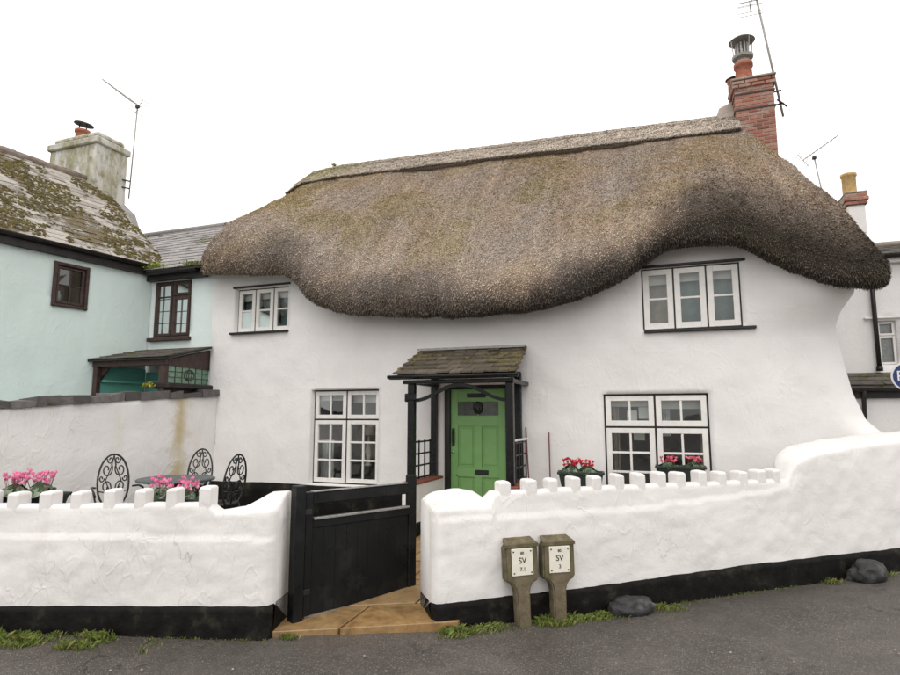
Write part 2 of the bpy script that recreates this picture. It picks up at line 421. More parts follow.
# ================================================================== THE SETTING
def road_z(x, y): return .045*max(0., x+.6) if x > -.6 else 0.
def make_ground():
    xs = np.concatenate([np.linspace(-300, -14, 12), np.linspace(-12, 8, 81), np.linspace(12, 300, 12)])
    ys = np.concatenate([np.linspace(-300, -14, 12), np.linspace(-12, 1, 53), np.linspace(6, 300, 14)])
    mb = MB(); n = len(ys)
    mb.v = [(x, y, min(road_z(x, y), .4)+.012*fb(x, y, 0, .8, 3)*(1 if abs(x) < 12 and -12 < y < 0 else 0)) for x in xs for y in ys]
    mb.f = [(i*n+j, (i+1)*n+j, (i+1)*n+j+1, i*n+j+1) for i in range(len(xs)-1) for j in range(n-1)]
    o = mb.build('road', 'asphalt', smooth=True); tag(o, kind='structure')
make_ground()
# wall lines in plan
RA, RB = Vector((-1.754, -3.096, 0)), Vector((2.022, -.354, 0)); RD = (RB-RA).normalized(); RN = Vector((-RD.y, RD.x, 0))
LA, LB = Vector((-4.763, -4.236, 0)), Vector((-2.773, -3.682, 0)); LD = (LB-LA).normalized(); LN = Vector((-LD.y, LD.x, 0))
def terrace(name, poly, z, mat):
    mb = MB().prism([Vector((x, y, 0)) for x, y in poly], (0, 0, -.2), (0, 0, z))
    tag(mb.build(name, mat), kind='structure')
def wp(A, D, Nn, s, n): q = A+D*s+Nn*n; return (q.x, q.y)
terrace('terrace', [wp(LA, LD, LN, -4, .2), wp(LA, LD, LN, 1.9, .2), (-2.98, -3.2), (-2.98, .05), (-6.6, .05), (-7.2, -3.2)], .15, 'terrace_ground')
terrace('garden_bed', [wp(RA, RD, RN, .1, .2), wp(RA, RD, RN, 4.2, .2), (1.6, .05), (-1.55, .05), (-1.55, -2.5)], .30, 'terrace_ground')
def path_z(y): return interp(y, [-3.75, -3.2, -1.2, -.7, .3], [.035, .05, .18, .235, .25])
def make_path():
    base = MB().prism([Vector(p) for p in ((-2.98, -3.55, 0), (-2.98, .3, 0), (-1.55, .3, 0), (-1.55, -3.0, 0), (-1.75, -3.12, 0), (-2.72, -3.55, 0))], (0, 0, -.2), (0, 0, .01))
    p = base.build('path', 'terrace_ground'); tag(p, kind='structure')
    k = (3.12-3.55)/(-1.75+2.72); fr = lambda x: -3.12 + (-.443)*(-(x+1.75))*1.0   # front line follows the wall fronts
    fr = lambda x: -3.12 - .50*(-1.75 - x)
    rows = [(0, .46, [-2.99, -2.36, -1.56]), (.46, 1.05, [-2.99, -2.62, -2.02, -1.56]), (1.05, 1.6, [-2.99, -2.3, -1.56]),
            (1.6, 2.2, [-2.99, -2.55, -1.95, -1.56]), (2.2, 2.8, [-2.99, -2.25, -1.56]), (2.8, 3.4, [-2.99, -2.5, -1.9, -1.56])]
    for a, b, xs in rows:
        for i in range(len(xs)-1):
            x0, x1 = xs[i]+.008, xs[i+1]-.008; sk_ = random.uniform(-.05, .05)
            mb = MB(); dz = random.uniform(-.004, .006)
            q = [(x0, fr(x0)*(1-a/3.4)+.25*a/3.4), (x1, fr(x1)*(1-a/3.4)+.25*a/3.4), (x1+sk_*0, fr(x1)*(1-b/3.4)+.25*b/3.4-.016), (x0, fr(x0)*(1-b/3.4)+.25*b/3.4-.016)]
            top = [Vector((x, y, path_z(y)+dz)) for x, y in q]; low = [v+Vector((0, 0, -.14)) for v in top]
            cx = sum(top, Vector())/4; tp = [v.lerp(cx, .02)+Vector((0, 0, .006)) for v in top]
            mb.add(tp+top+low, [(0,1,2,3)]+[(4+k, 4+(k+1)%4, (k+1)%4, k) for k in range(4)]+[(8+k, 8+(k+1)%4, 4+(k+1)%4, 4+k) for k in range(4)])
            mb.build('paving_slab', 'sandstone', p)
make_path()

# ================================================================== THATCHED COTTAGE
cot = empty('thatched_cottage', (-2.4, 0, .0))
tag(cot, 'white rendered cottage with shaggy thatched roof and green front door', 'cottage')
OP = dict(lu=(-6.31, -5.31, 2.87, 3.56), ll=(-4.87, -3.79, .64, 1.965), ru=(-.26, .83, 2.61, 3.37), rl=(-.757, .421, .62, 1.857), door=(-2.84, -1.95, .2, 2.0))
def xr(z): return interp(z, [.0, .7, 1.0, 1.25, 1.4, 1.55, 1.85, 2.14, 2.4, 2.6, 2.75, 2.93, 3.3, 4.2], [2.62, 2.5, 2.40, 2.28, 2.17, 2.02, 1.915, 1.865, 1.83, 1.80, 1.84, 1.95, 2.0, 2.0])
def face_y(x, z):
    y = .020*fb(x, z, 3, .8, 3)+.008*fb(x, z, 9, 4.5, 3)
    y -= .30*sst(2.45, 3.05, z)*sst(.75, 1.7, x)
    y -= .05*sst(.9, .2, z)
    return y
def wall_top(x): return interp(x, [-6.8, -5.2, -4.6, -.6, -.1, .9, 1.5, 2.2], [3.84, 3.76, 3.28, 3.25, 3.58, 3.58, 3.25, 3.10])
def cot_fn(u, z, d):
    z = min(z, wall_top(min(u, 1.9))+.002*z)
    if u <= 1.3: return (u + (.10*(1-z/3.8) if u < -6.6 else 0), face_y(u, z)+d, z)
    X = xr(z); r = .34; L1 = X-r-1.3; t = u-1.3
    t1 = .35; t2 = t1+.4
    if t <= t1: return (1.3+L1*t/t1, face_y(1.3+L1*t/t1, z)+d, z)
    if t <= t2:
        a = (t-t1)/.4*math.pi/2; y0 = face_y(X-r, z); return (X-r+r*math.sin(a), y0+r*(1-math.cos(a)), z)
    return (X+.015*fb(t, z, 1, 2), face_y(X-r, z)*max(0, 1-(t-t2))+r+(t-t2), z)
cuts_u = [v for o in OP.values() for v in o[:2]]; cuts_z = [v for o in OP.values() for v in o[2:]]
us = lines(-6.77, 1.3, .06, cuts_u)+[1.3+.35*i/7 for i in range(1, 8)]+[1.65+.4*i/10 for i in range(1, 11)]+[2.05+.3*i for i in range(1, 18)]
zs = lines(.0, 4.1, .06, cuts_z)
wall_mesh(us, zs, list(OP.values()), cot_fn, .17).build('wall', 'white_render', cot, True)
MB().box(-6.58, 1.9, 5.7, 5.9, 0, 3.0).build('wall', 'white_render', cot)
MB().prism([(-6.76, .1, 0), (-6.76, 5.9, 0), (-6.76, 5.9, 3.0), (-6.76, 2.8, 6.0), (-6.76, .1, 3.6)], (0, 0, 0), (.16, 0, 0)).build('wall', 'white_render', cot)
# black plinth along the foot of the front
def plinth(x0, x1, ztop, z0=.1):
    mb = MB(); xs = frange(x0, x1, .08); k = 7; mb.sm = True
    for x in xs:
        zt = ztop+.012*fb(x, 0, 5, 2.5)
        prof = [(0.02, zt)]+[(-.022-.008*fb(x, q, 2, 6), z0+(zt-.004-z0)*(1-q/5)) for q in range(6)]
        mb.v += [(x, face_y(x, z)+dy, z) for dy, z in prof]
    mb.f = [(i*k+j, (i+1)*k+j, (i+1)*k+j+1, i*k+j+1) for i in range(len(xs)-1) for j in range(k-1)]
    mb.build('plinth', 'black_tar', cot)
plinth(-6.62, -3.06, .625); plinth(-1.6, 1.7, .5)

# --- windows
def pane_mesh(): return None
def window(parent, x0, x1, z0, z1, lights, yb, mats=('black_frame', 'white_paint'), stile=.062, munt=.026, line=.017, head=(0, 0), sill=(0, 0), pane='window_glass', fm=None):
    """lights: list of (fx0,fx1,fz0,fz1,cols,rows) in fractions; yb: y of the outer frame face; fm maps (x,y,z) to the world"""
    fm = fm or (lambda x, y, z: (x, y, z))
    def bx(mb, a, b, c, d, e, f, bev=.004):
        t = MB().rbox(a, b, c, d, e, f, bev); mb.add([fm(*p) for p in t.v], t.f)
    fr = MB(); W, H = x1-x0, z1-z0; dk = .10
    xsx = sorted(set([l[0] for l in lights]+[l[1] for l in lights])); zsz = sorted(set([l[2] for l in lights]+[l[3] for l in lights]))
    for q in xsx:
        xx = x0+W*q; bx(fr, max(x0+.001, xx-line*(1 if q in (0., 1.) else .5)), min(x1-.001, xx+line*(1 if q in (0., 1.) else .5)), yb, yb+dk, z0+.001, z1-.001, .002)
    for q in zsz:
        zz = z0+H*q; bx(fr, x0+.001, x1-.001, yb+.003, yb+dk-.003, max(z0+.0015, zz-line*(1 if q in (0., 1.) else .5)), min(z1-.0015, zz+line*(1 if q in (0., 1.) else .5)), .002)
    wobj = fr.build('window', mats[0], parent)
    g = line*.55
    for (a, b, c, d, nc, nr) in lights:
        X0, X1, Z0, Z1 = x0+W*a+g+line*(.5 if a == 0 else 0), x0+W*b-g-line*(.5 if b == 1 else 0), z0+H*c+g+line*(.5 if c == 0 else 0), z0+H*d-g-line*(.5 if d == 1 else 0)
        cs = MB(); y0, y1 = yb-.012, yb+.04
        bx(cs, X0, X0+stile, y0, y1, Z0, Z1); bx(cs, X1-stile, X1, y0, y1, Z0, Z1)
        bx(cs, X0+stile-.002, X1-stile+.002, y0+.002, y1-.002, Z0, Z0+stile*1.05); bx(cs, X0+stile-.002, X1-stile+.002, y0+.002, y1-.002, Z1-stile, Z1)
        gx0, gx1, gz0, gz1 = X0+stile, X1-stile, Z0+stile*1.05, Z1-stile
        for i in range(1, nc): xx = gx0+(gx1-gx0)*i/nc; bx(cs, xx-munt/2, xx+munt/2, y0+.006, y1-.006, gz0-.002, gz1+.002)
        for i in range(1, nr): zz = gz0+(gz1-gz0)*i/nr; bx(cs, gx0-.002, gx1+.002, y0+.008, y1-.008, zz-munt/2, zz+munt/2)
        cs.build('casement', mats[1], wobj)
        for i in range(nc):
            for j in range(nr):
                p = MB(); tl = random.uniform(-.004, .004)
                a0, a1 = gx0+(gx1-gx0)*i/nc+(munt*.35 if i else -.004), gx0+(gx1-gx0)*(i+1)/nc-(munt*.35 if i < nc-1 else -.004)
                b0, b1 = gz0+(gz1-gz0)*j/nr+(munt*.35 if j else -.004), gz0+(gz1-gz0)*(j+1)/nr-(munt*.35 if j < nr-1 else -.004)
                ym = yb+.014
                p.add([fm(*q) for q in ((a0, ym+tl, b0), (a1, ym-tl, b0), (a1, ym-tl*.5, b1), (a0, ym+tl*.6, b1))], [(0, 1, 2, 3)])
                p.build('pane', pane, wobj)
    if head[1] or head[0]:
        h = MB(); bx(h, x0-head[0], x1+head[1], -.035, yb+.03, z1+.002, z1+.032, .006); h.build('lintel', mats[0], wobj)
    if sill[1] or sill[0]:
        h = MB(); bx(h, x0-sill[0], x1+sill[1], -.055, yb+.03, z0-.034, z0-.002, .006); h.build('sill', mats[0], wobj)
    return wobj
LOW = [(0., .5, .68, 1., 2, 1), (.5, 1., .68, 1., 2, 1), (0., .5, 0., .68, 2, 3), (.5, 1., 0., .68, 2, 3)]
UP = [(0., 1/3, 0., 1., 1, 2), (1/3, 2/3, 0., 1., 1, 2), (2/3, 1., 0., 1., 1, 2)]
w_lu = window(cot, *OP['lu'], UP, .085, head=(.03, .02), sill=(.05, .01), stile=.058)
w_ll = window(cot, *OP['ll'], LOW, .085, stile=.055, line=.020)
w_ru = window(cot, *OP['ru'], UP, .035, head=(.02, .06), sill=(-.01, .13), stile=.066)
w_rl = window(cot, *OP['rl'], LOW, .045, stile=.062, line=.021)
def room(x0, x1, z0, z1, depth=1.9, mat='room_wall'):
    mb = MB(); y0, y1 = .175, .175+depth
    P = [(x0, y0, z0), (x1, y0, z0), (x1, y1, z0), (x0, y1, z0), (x0, y0, z1), (x1, y0, z1), (x1, y1, z1), (x0, y1, z1)]
    mb.add(P, [(0,1,2,3), (4,5,6,7), (1,2,6,5), (2,3,7,6), (3,0,4,7)]); mb.build('room', mat, cot)
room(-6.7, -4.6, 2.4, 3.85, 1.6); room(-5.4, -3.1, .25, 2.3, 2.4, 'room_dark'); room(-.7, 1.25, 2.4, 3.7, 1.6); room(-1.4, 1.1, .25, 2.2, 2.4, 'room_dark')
def curtain(wo_, x0, x1, z0, z1, y, mat, waves=6, amp=.018, name='curtain'):
    mb = MB(); mb.sm = True; n = 40; rows = 6
    for i in range(n+1):
        for j in range(rows+1):
            t = i/n; zz = z0+(z1-z0)*j/rows; sp = 1-.12*(1-j/rows)*0
            mb.v.append((x0+(x1-x0)*t*sp, y+amp*math.sin(t*waves*2*math.pi+.5*math.sin(j)), zz))
    mb.f = [(i*(rows+1)+j, (i+1)*(rows+1)+j, (i+1)*(rows+1)+j+1, i*(rows+1)+j+1) for i in range(n) for j in range(rows)]
    mb.build(name, mat, wo_)
# upper windows: short white blinds over drawn cloth; lower ones: pushed-back curtains and things on the sill
for wo_, o, cl in ((w_lu, OP['lu'], ('curtain_teal', 'curtain_teal', 'curtain_teal')), (w_ru, OP['ru'], ('curtain_brown', 'curtain_teal', 'curtain_teal'))):
    for i in range(3):
        W = (o[1]-o[0])/3
        curtain(wo_, o[0]+W*i+.03, o[0]+W*(i+1)-.03, o[3]-.16-.02*(i == 0), o[3]-.02, .155, 'blind_white', 1, .002, 'roller_blind')
        curtain(wo_, o[0]+W*i+.02, o[0]+W*(i+1)-.0, o[2]+.02, o[3]-.05, .24, cl[i], 1.5, .012)
for wo_, o in ((w_ll, OP['ll']), (w_rl, OP['rl'])):
    W = (o[1]-o[0])/2
    for i in range(2):
        curtain(wo_, o[0]+W*i+.03, o[0]+W*(i+1)-.03, o[3]-.15-.03*i, o[3]-.02, .20, 'blind_white', 1, .002, 'roller_blind')
curtain(w_ll, -4.86, -4.62, .66, 1.25, .24, 'net_curtain', 5); curtain(w_ll, -4.46, -4.34, .66, 1.75, .26, 'curtain_brown', 3)
curtain(w_ll, -3.92, -3.80, .66, 1.0, .22, 'net_curtain', 3); curtain(w_ll, -3.98, -3.80, .66, 1.9, .30, 'curtain_brown', 3)
MB().lathe([(.10, 0), (.055, .16)], 16, (-4.12, .36, 1.32)).build('lamp_shade', 'lamp_shade_cloth', w_ll, True)
MB().lathe([(.06, 0), (.06, .02), (.02, .05), (.05, .2), (.02, .34), (.012, .44)], 14, (-4.12, .36, .88)).build('lamp_base', 'room_wall', w_ll, True)
curtain(w_rl, -.75, -.60, .66, 1.8, .28, 'curtain_brown', 3); curtain(w_rl, -.14, .0, 1.35, 1.82, .27, 'net_curtain', 4); curtain(w_rl, .32, .42, .66, 1.8, .28, 'curtain_brown', 3)
MB().box(-.5, -.38, .21, .215, 1.50, 1.66).box(-.36, -.24, .212, .217, 1.56, 1.70).box(-.43, -.3, .214, .219, 1.30, 1.46).build('notice_card', 'blind_white', w_rl)
MB().rbox(-5.0+.2, -3.85, .175, .40, .60, .64, .01).build('window_board', 'white_paint', w_ll); MB().rbox(-.74, .40, .175, .40, .58, .62, .01).build('window_board', 'white_paint', w_rl)

# --- front door in its recess
def make_door():
    x0, x1, z0, z1 = OP['door']
    fr = MB(); fr.rbox(x0+.002, x0+.075, .06, .172, z0, z1-.002, .006); fr.rbox(x1-.05, x1-.002, .06, .172, z0, z1-.002, .006); fr.rbox(x0+.075, x1-.05, .062, .17, z1-.05, z1-.004, .006)
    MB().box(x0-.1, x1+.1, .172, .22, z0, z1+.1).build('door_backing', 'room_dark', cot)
    fr.build('door_frame', 'black_frame', cot)
    a, b, y = x0+.077, x1-.052, .10
    d = MB(); H0, H1 = z0+.045, z1-.053; W = b-a
    gz0, gz1 = 1.60, 1.78
    st = .10; md = (a+b)/2
    d.rbox(a, a+st, y, y+.05, H0, H1, .003); d.rbox(b-st, b, y, y+.05, H0, H1, .003)
    d.rbox(a+st-.001, b-st+.001, y+.001, y+.049, gz1, H1, .003); d.rbox(a+st-.001, b-st+.001, y+.001, y+.049, 1.46, gz0, .003)
    d.rbox(a+st-.001, b-st+.001, y+.001, y+.049, H0, .44, .003); d.rbox(a+st-.001, b-st+.001, y+.0012, y+.0488, .80, .93, .003)
    d.rbox(md-.05, md+.05, y+.0015, y+.0485, .44, 1.46, .003)
    do = d.build('door', 'green_paint', cot)
    for (p0, p1) in ((a+st, md-.05), (md+.05, b-st)):
        for (q0, q1) in ((.93, 1.46), (.44, .80)):
            m = MB(); m.box(p0-.002, p1+.002, y+.022, y+.04, q0-.002, q1+.002); m.rbox(p0+.03, p1-.03, y+.012, y+.024, q0+.03, q1-.03, .009)
            m.build('panel', 'green_paint', do)
    for (p0, p1) in ((a+st, md), (md, b-st)):
        MB().box(p0+(.006 if p0 == md else -.002), p1-(.006 if p1 == md else -.002), y+.02, y+.028, gz0-.002, gz1+.002).build('pane', 'frost_glass', do)
    MB().rbox(md-.006, md+.006, y+.008, y+.04, gz0-.001, gz1+.001, .002).build('glazing_bar', 'green_paint', do)
    wr = MB().lathe([(.01, -.012), (.052, -.01), (.062, 0), (.052, .012), (.01, .014)], 18)
    wr.v = [(md+p[0], y-.012+p[2]*.6, 1.70+p[1]*1.35) for p in wr.v]; wr.build('knocker_plate', 'cast_iron', do, True)
    MB().tube([(md-.03, y-.02, 1.70), (md-.03, y-.035, 1.66), (md, y-.04, 1.635), (md+.03, y-.035, 1.66), (md+.03, y-.02, 1.70)], .008).build('knocker', 'cast_iron', do, True)
    MB().rbox(md-.15, md+.11, y-.012, y+.002, 1.835, 1.89, .004).build('name_plate', 'cast_iron', do)
    MB().rbox(md-.04, md+.14, y-.012, y+.004, .835, .895, .005).rbox(md-.02, md+.12, y-.018, y-.010, .848, .880, .004).build('letter_box', 'cast_iron', do)
    MB().rbox(a+.02, a+.058, y-.012, y+.002, 1.20, 1.43, .004).tube([(a+.04, y-.01, 1.39), (a+.04, y-.05, 1.37), (a+.04, y-.05, 1.26), (a+.04, y-.01, 1.24)], .008).build('door_handle', 'cast_iron', do)
    k = MB().lathe([(.016, 0), (.018, .006), (.010, .014)], 14); k.v = [(a+.032+p[0], y-p[2], 1.12+p[1]) for p in k.v]; k.build('lock', 'chrome', do, True)
    k = MB().lathe([(.010, 0), (.010, .006)], 10); k.v = [(a+.085+p[0], y-p[2], .82+p[1]) for p in k.v]; k.build('keyhole', 'cast_iron', do, True)
    MB().rbox(x0-.02, x1+.02, -.06, .17, .20, .245, .01).build('doorstep', 'sandstone', cot)
make_door()

# --- open timber porch
def make_porch():
    pb = MB(); p = None
    px0, px1, yf = -2.91, -1.70, -.86
    def post(x, y, zb, zt, wd=.085, nm='post'):
        m = MB().rbox(x-wd/2, x+wd/2, y-wd/2, y+wd/2, zb, zt, .008); m.build(nm, 'black_paint', p)
    beam = MB().rbox(px0-.11, px1+.05, yf-.035, yf+.045, 1.975, 2.022, .006)
    p = beam.build('porch', 'black_paint', cot)
    post(px0, yf, .80, 1.974); post(px1, yf, .80, 1.974); post(px0-.03, -.05, .80, 2.15, .08); post(px1-.10, -.05, .80, 2.15, .08)
    MB().rbox(px0-.075, px0-.005+.08, yf-.055, yf-.04, 1.78, 1.86, .01).rbox(px0-.075, px0-.04, yf-.06, yf+.05, 1.76, 1.81, .01).build('bracket', 'black_paint', p)
    # moulded base of the near left post
    MB().rbox(px0-.075, px0+.06, yf-.065, yf+.065, .62, .80, .01).build('post_base', 'black_paint', p)
    for sx in (px0, px1):
        MB().rbox(sx-.03, sx+.03, yf+.05, -.01, 1.97, 2.02, .005).build('side_beam', 'black_paint', p)
    # arched brace between the front posts
    ar = MB(); n = 22; W0, W1 = px0+.04, px1-.04
    for i in range(n+1):
        t = i/n; x = W0+(W1-W0)*t
        if t < .5: q = t*2
        else: q = (1-t)*2
        z = 1.72+.19*(3*q*q-2*q**3) if q < 1 else 1.91
        z = 1.775+.178*sst(0, .95, q)
        ar.v += [(x, yf-.02, z-.018), (x, yf+.03, z-.018), (x, yf+.03, z+.022), (x, yf-.02, z+.022)]
    ar.f = [(i*4+j, i*4+(j+1)%4, i*4+4+(j+1)%4, i*4+4+j) for i in range(n) for j in range(4)]+[(3,2,1,0), (n*4, n*4+1, n*4+2, n*4+3)]
    ar.build('arch_brace', 'black_paint', p)
    # dwarf walls, tile caps, trellis
    for k, sx in enumerate((px0, px1)):
        m = MB(); ys = frange(-.93, -.03, .06); zz = [.36+.43*i/8 for i in range(9)]
        def ring(y): return [(sx-.085+.006*fb(y, z, k, 5), y, z) for z in zz]+[(sx+.085+.006*fb(y, z, k+4, 5), y, z) for z in reversed(zz)]
        q = len(zz)*2
        for y in ys: m.v += ring(y)
        m.f = [(i*q+j, (i+1)*q+j, (i+1)*q+(j+1)%q, i*q+(j+1)%q) for i in range(len(ys)-1) for j in range(q)]+[tuple(range(q)), tuple((len(ys)-1)*q+j for j in range(q))]
        m.build('dwarf_wall', 'white_render', p, False)
        MB().rbox(sx-.095, sx+.095, -.945, -.03, .12, .358, .012).build('dwarf_wall_base', 'black_tar', p)
        for i in range(5): MB().rbox(sx-.10, sx+.10, -.955+i*.182, -.955+i*.182+.176, .792, .822, .006).build('cap_tile', 'red_tile', p)
        tr = MB(); ty0, ty1, tz0, tz1 = yf+.045, -.092, .83, 1.30
        for i in range(5): y = ty0+(ty1-ty0)*i/4; tr.rbox(sx-.008, sx+.008, y-.008, y+.008, tz0, tz1, .002)
        for i in range(4): z = tz0+.02+(tz1-tz0-.04)*i/3; tr.rbox(sx-.013, sx+.003, ty0, ty1, z-.010, z+.010, .002)
        tr.build('trellis', 'black_paint', p)
    MB().rbox(px1-.012, px1+.03, yf+.045, -.09, 1.302, 1.325, .003).build('trellis_rail', 'white_paint', p)
    # roof: a deck carrying overlapping mossy tiles
    f0, b0 = Vector((0, -.97, 2.075)), Vector((0, .03, 2.475)); sd = (b0-f0)
    xl = lambda t: -3.13-.03*t; xrr = lambda t: -1.60-.11*t
    MB().prism([(xl(0)+.02, f0.y+.02, f0.z-.03), (xrr(0)-.02, f0.y+.02, f0.z-.03), (xrr(1)-.02, b0.y, b0.z-.03), (xl(1)+.02, b0.y, b0.z-.03)], (0, 0, -.02), (0, 0, .008)).build('roof_deck', 'black_paint', p)
    MB().rbox(-3.16, -1.58, -.985, -.955, 2.025, 2.068, .006).build('fascia', 'black_paint', p)
    g = MB(); g.tube([(-3.17, -1.0, 2.055), (-1.57, -1.0, 2.055)], .022, 8); g.build('gutter', 'black_paint', p, True)
    rows = 6
    for r_ in range(rows):
        t0 = r_/rows; t1 = min(1.0, t0+1.28/rows)
        x = xl(t0)+random.uniform(-.01, .005)
        if r_ % 2: x0s = [x, x+.07]
        else: x0s = [x]
        while x0s[-1] < xrr(t0)-.13: x0s.append(x0s[-1]+random.uniform(.135, .165))
        x0s.append(xrr(t0)+random.uniform(-.005, .01))
        for i in range(len(x0s)-1):
            a, b = x0s[i]+.003, x0s[i+1]-.003
            lo = f0+sd*t0; hi = f0+sd*t1; dz = .030+random.uniform(-.004, .006); s_ = random.uniform(-.012, .01)
            m = MB(); m.prism([(a, lo.y+s_, lo.z+dz-.006), (b, lo.y+s_+random.uniform(-.006, .006), lo.z+dz-.006), (b, hi.y, hi.z-.002), (a, hi.y, hi.z-.002)], (0, 0, -.010), (0, 0, .010))
            m.build('roof_tile', 'porch_tile', p)
    MB().prism([(-3.17, .0, 2.47), (-1.70, .0, 2.47), (-1.70, -.10, 2.462), (-3.17, -.10, 2.462)], (0, 0, 0), (0, 0, .03)).build('lead_flashing', 'grey_metal', p)
make_porch()

# --- thatch
EAVE = [(-6.37, 3.69), (-5.907, 3.636), (-5.374, 3.594), (-5.113, 3.529), (-4.94, 3.399), (-4.768, 3.243), (-4.519, 3.084), (-4.198, 2.967), (-3.587, 2.891), (-2.867, 2.838), (-2.191, 2.813), (-1.677, 2.834), (-1.186, 2.903), (-.83, 2.989), (-.597, 3.08), (-.368, 3.193), (-.141, 3.34), (.079, 3.437), (.397, 3.454), (.602, 3.445), (.85, 3.387), (1.085, 3.243), (1.358, 3.066), (1.624, 2.928), (1.80, 2.875)]
EAVE = [(x, z+.05+.05*sst(3.15, 3.45, z)*(1 if x > -3 else .3)) for x, z in EAVE]
def ridge_z(x): return interp(x, [-7.1, -6.7, -6.0, 1.3], [6.42, 6.62, 6.66, 6.45])
RY = 2.8
def make_thatch():
    # control sections: eave lip E, apex T, overhang of the lip
    S = []
    for x, y, z in ((-7.16, 1.1, 4.72), (-7.14, .55, 4.28), (-7.06, .12, 3.98), (-6.92, -.14, 3.85), (-6.70, -.33, 3.765)): S.append(((x, y, z), (-7.05, RY, ridge_z(-7.05))))
    for x, z in EAVE:
        hump = sst(2.95, 3.45, z)*(1 if x > -3 else .6)
        S.append(((x, -.47+.12*hump, z), (min(x, 1.15)-.35*sst(-5.5, -6.6, x), RY, ridge_z(min(x, 1.15)))))
    for x, y, z in ((2.0, -.44, 2.91), (2.13, -.36, 2.93), (2.22, -.18, 2.99), (2.28, .12, 3.08), (2.33, .6, 3.24), (2.36, 1.4, 3.5), (2.36, 2.6, 3.6), (2.34, 4.2, 3.5), (2.2, 5.6, 3.3), (1.8, 6.1, 3.2)): S.append(((x, y, z), (1.22, RY, ridge_z(1.3)-.08)))
    E = np.array([s[0] for s in S]); T = np.array([s[1] for s in S])
    d = np.r_[0, np.cumsum(np.linalg.norm(np.diff(E, axis=0), axis=1))]
    n = 430; q = np.linspace(0, d[-1], n)
    def cr(P):   # smooth resample
        out = np.c_[[np.interp(q, d, P[:, k]) for k in range(3)]].T
        for _ in range(5): out[1:-1] = out[1:-1]*.5+(out[:-2]+out[2:])*.25
        return out
    E, T = cr(E), cr(T)
    ROWS = 96; V = np.zeros((n, ROWS, 3)); TT = np.zeros((n, ROWS))
    for i in range(n):
        e, t = E[i], T[i]
        h = e[:2]-t[:2]; Rr = np.linalg.norm(h); h = h/Rr
        drop = t[2]-e[2]
        hip = sst(1.25, 2.1, e[0])
        verge = sst(-6.75, -7.1, e[0])
        nose = .30-.08*verge-.08*sst(1.6, 2.15, e[0])
        # profile in (r, z): top -> shoulder -> nose -> under
        sh = np.array([Rr-.03, e[2]+nose]); P0 = np.array([0., t[2]])
        sl_ = .94 if hip < .5 else 1.15
        ln = np.linalg.norm(sh-P0)
        P1 = P0+np.array([1., -sl_*(1-.35*hip)])/math.hypot(1, sl_*(1-.35*hip))*ln*(.36+.06*hip); 
        dn = np.array([.42, -1.]) / math.hypot(.42, 1.); P2 = sh-dn*ln*(.22+.10*hip)
        P1 = P1*(1-hip)+(P0+(sh-P0)*.33+np.array([.03, .0]))*hip; P2 = P2*(1-hip)+(P0+(sh-P0)*.70+np.array([.20, .15]))*hip
        u = np.linspace(0, 1, 70)[:, None]
        top = (1-u)**3*P0+3*(1-u)**2*u*P1+3*(1-u)*u*u*P2+u**3*sh
        a = np.linspace(0, 1, 14)[1:]
        c0 = sh; c1 = np.array([Rr+.035, e[2]+.02]); c2 = np.array([Rr-.07, e[2]-.012])
        b1 = np.array([(1-k)**2*c0+2*k*(1-k)*c1+k*k*c2 for k in a])
        un = np.array([c2+(np.array([Rr-.62, e[2]+.12])-c2)*k for k in np.linspace(0, 1, ROWS-70-13+1)[1:]])
        pr = np.r_[top, b1, un]
        for j in range(ROWS):
            r_, z_ = pr[j]
            V[i, j] = (t[0]+h[0]*r_, t[1]+h[1]*r_, z_)
    TT[:] = np.linspace(0, 1, ROWS)[None]
    # normals for displacement
    du = np.gradient(V, axis=0); dv = np.gradient(V, axis=1)
    Nm = np.cross(du, dv); Nm /= np.linalg.norm(Nm, axis=2, keepdims=True)+1e-9
    c = V.reshape(-1, 3).mean(0); sgn = np.sign((Nm[n//2, 40]*(np.array([0, -1, 1]))).sum()); Nm *= sgn
    lump = np.zeros((n, ROWS)); pat = np.zeros((n, ROWS)); moss = np.zeros((n, ROWS))
    for i in range(n):
        for j in range(ROWS):
            p = V[i, j]
            lump[i, j] = .045*fb(p[0], p[1], p[2], .9, 3)+.020*fb(p[0], p[1], p[2], 4.5, 3)
            pat[i, j] = fb(p[0], p[1]+4, p[2], 1.1, 4); moss[i, j] = fb(p[0]+9, p[1], p[2]-3, .9, 4)+.35*fb(p[0], p[1], p[2]+7, 6, 4)
    V += Nm*lump[:, :, None]
    # straw colours: weathered fawn, mossy patches, drip-edge algae plus eave shade painted in
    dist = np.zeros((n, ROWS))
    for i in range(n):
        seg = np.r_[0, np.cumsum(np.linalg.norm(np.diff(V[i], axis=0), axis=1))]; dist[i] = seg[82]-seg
    fawn = np.array([.58, .445, .335]); grey = np.array([.53, .44, .375]); mossc = np.array([.40, .325, .17]); algae_shade = np.array([.034, .028, .023])
    X = V[:, :, 0]
    k = np.clip(pat*.9+.5, 0, 1)[:, :, None]; C = fawn*(1-k)+grey*k
    lf = np.clip((-X-2.2)/4.5, 0, 1)
    mk = np.clip((moss*.9+.12+.30*lf-.22)*1.1, 0, .62)[:, :, None]; C = C*(1-mk)+mossc*mk
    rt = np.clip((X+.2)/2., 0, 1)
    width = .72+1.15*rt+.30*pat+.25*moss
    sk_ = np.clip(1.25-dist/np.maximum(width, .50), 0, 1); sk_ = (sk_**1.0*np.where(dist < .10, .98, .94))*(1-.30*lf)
    C = C*(1-sk_[:, :, None])+algae_shade*sk_[:, :, None]
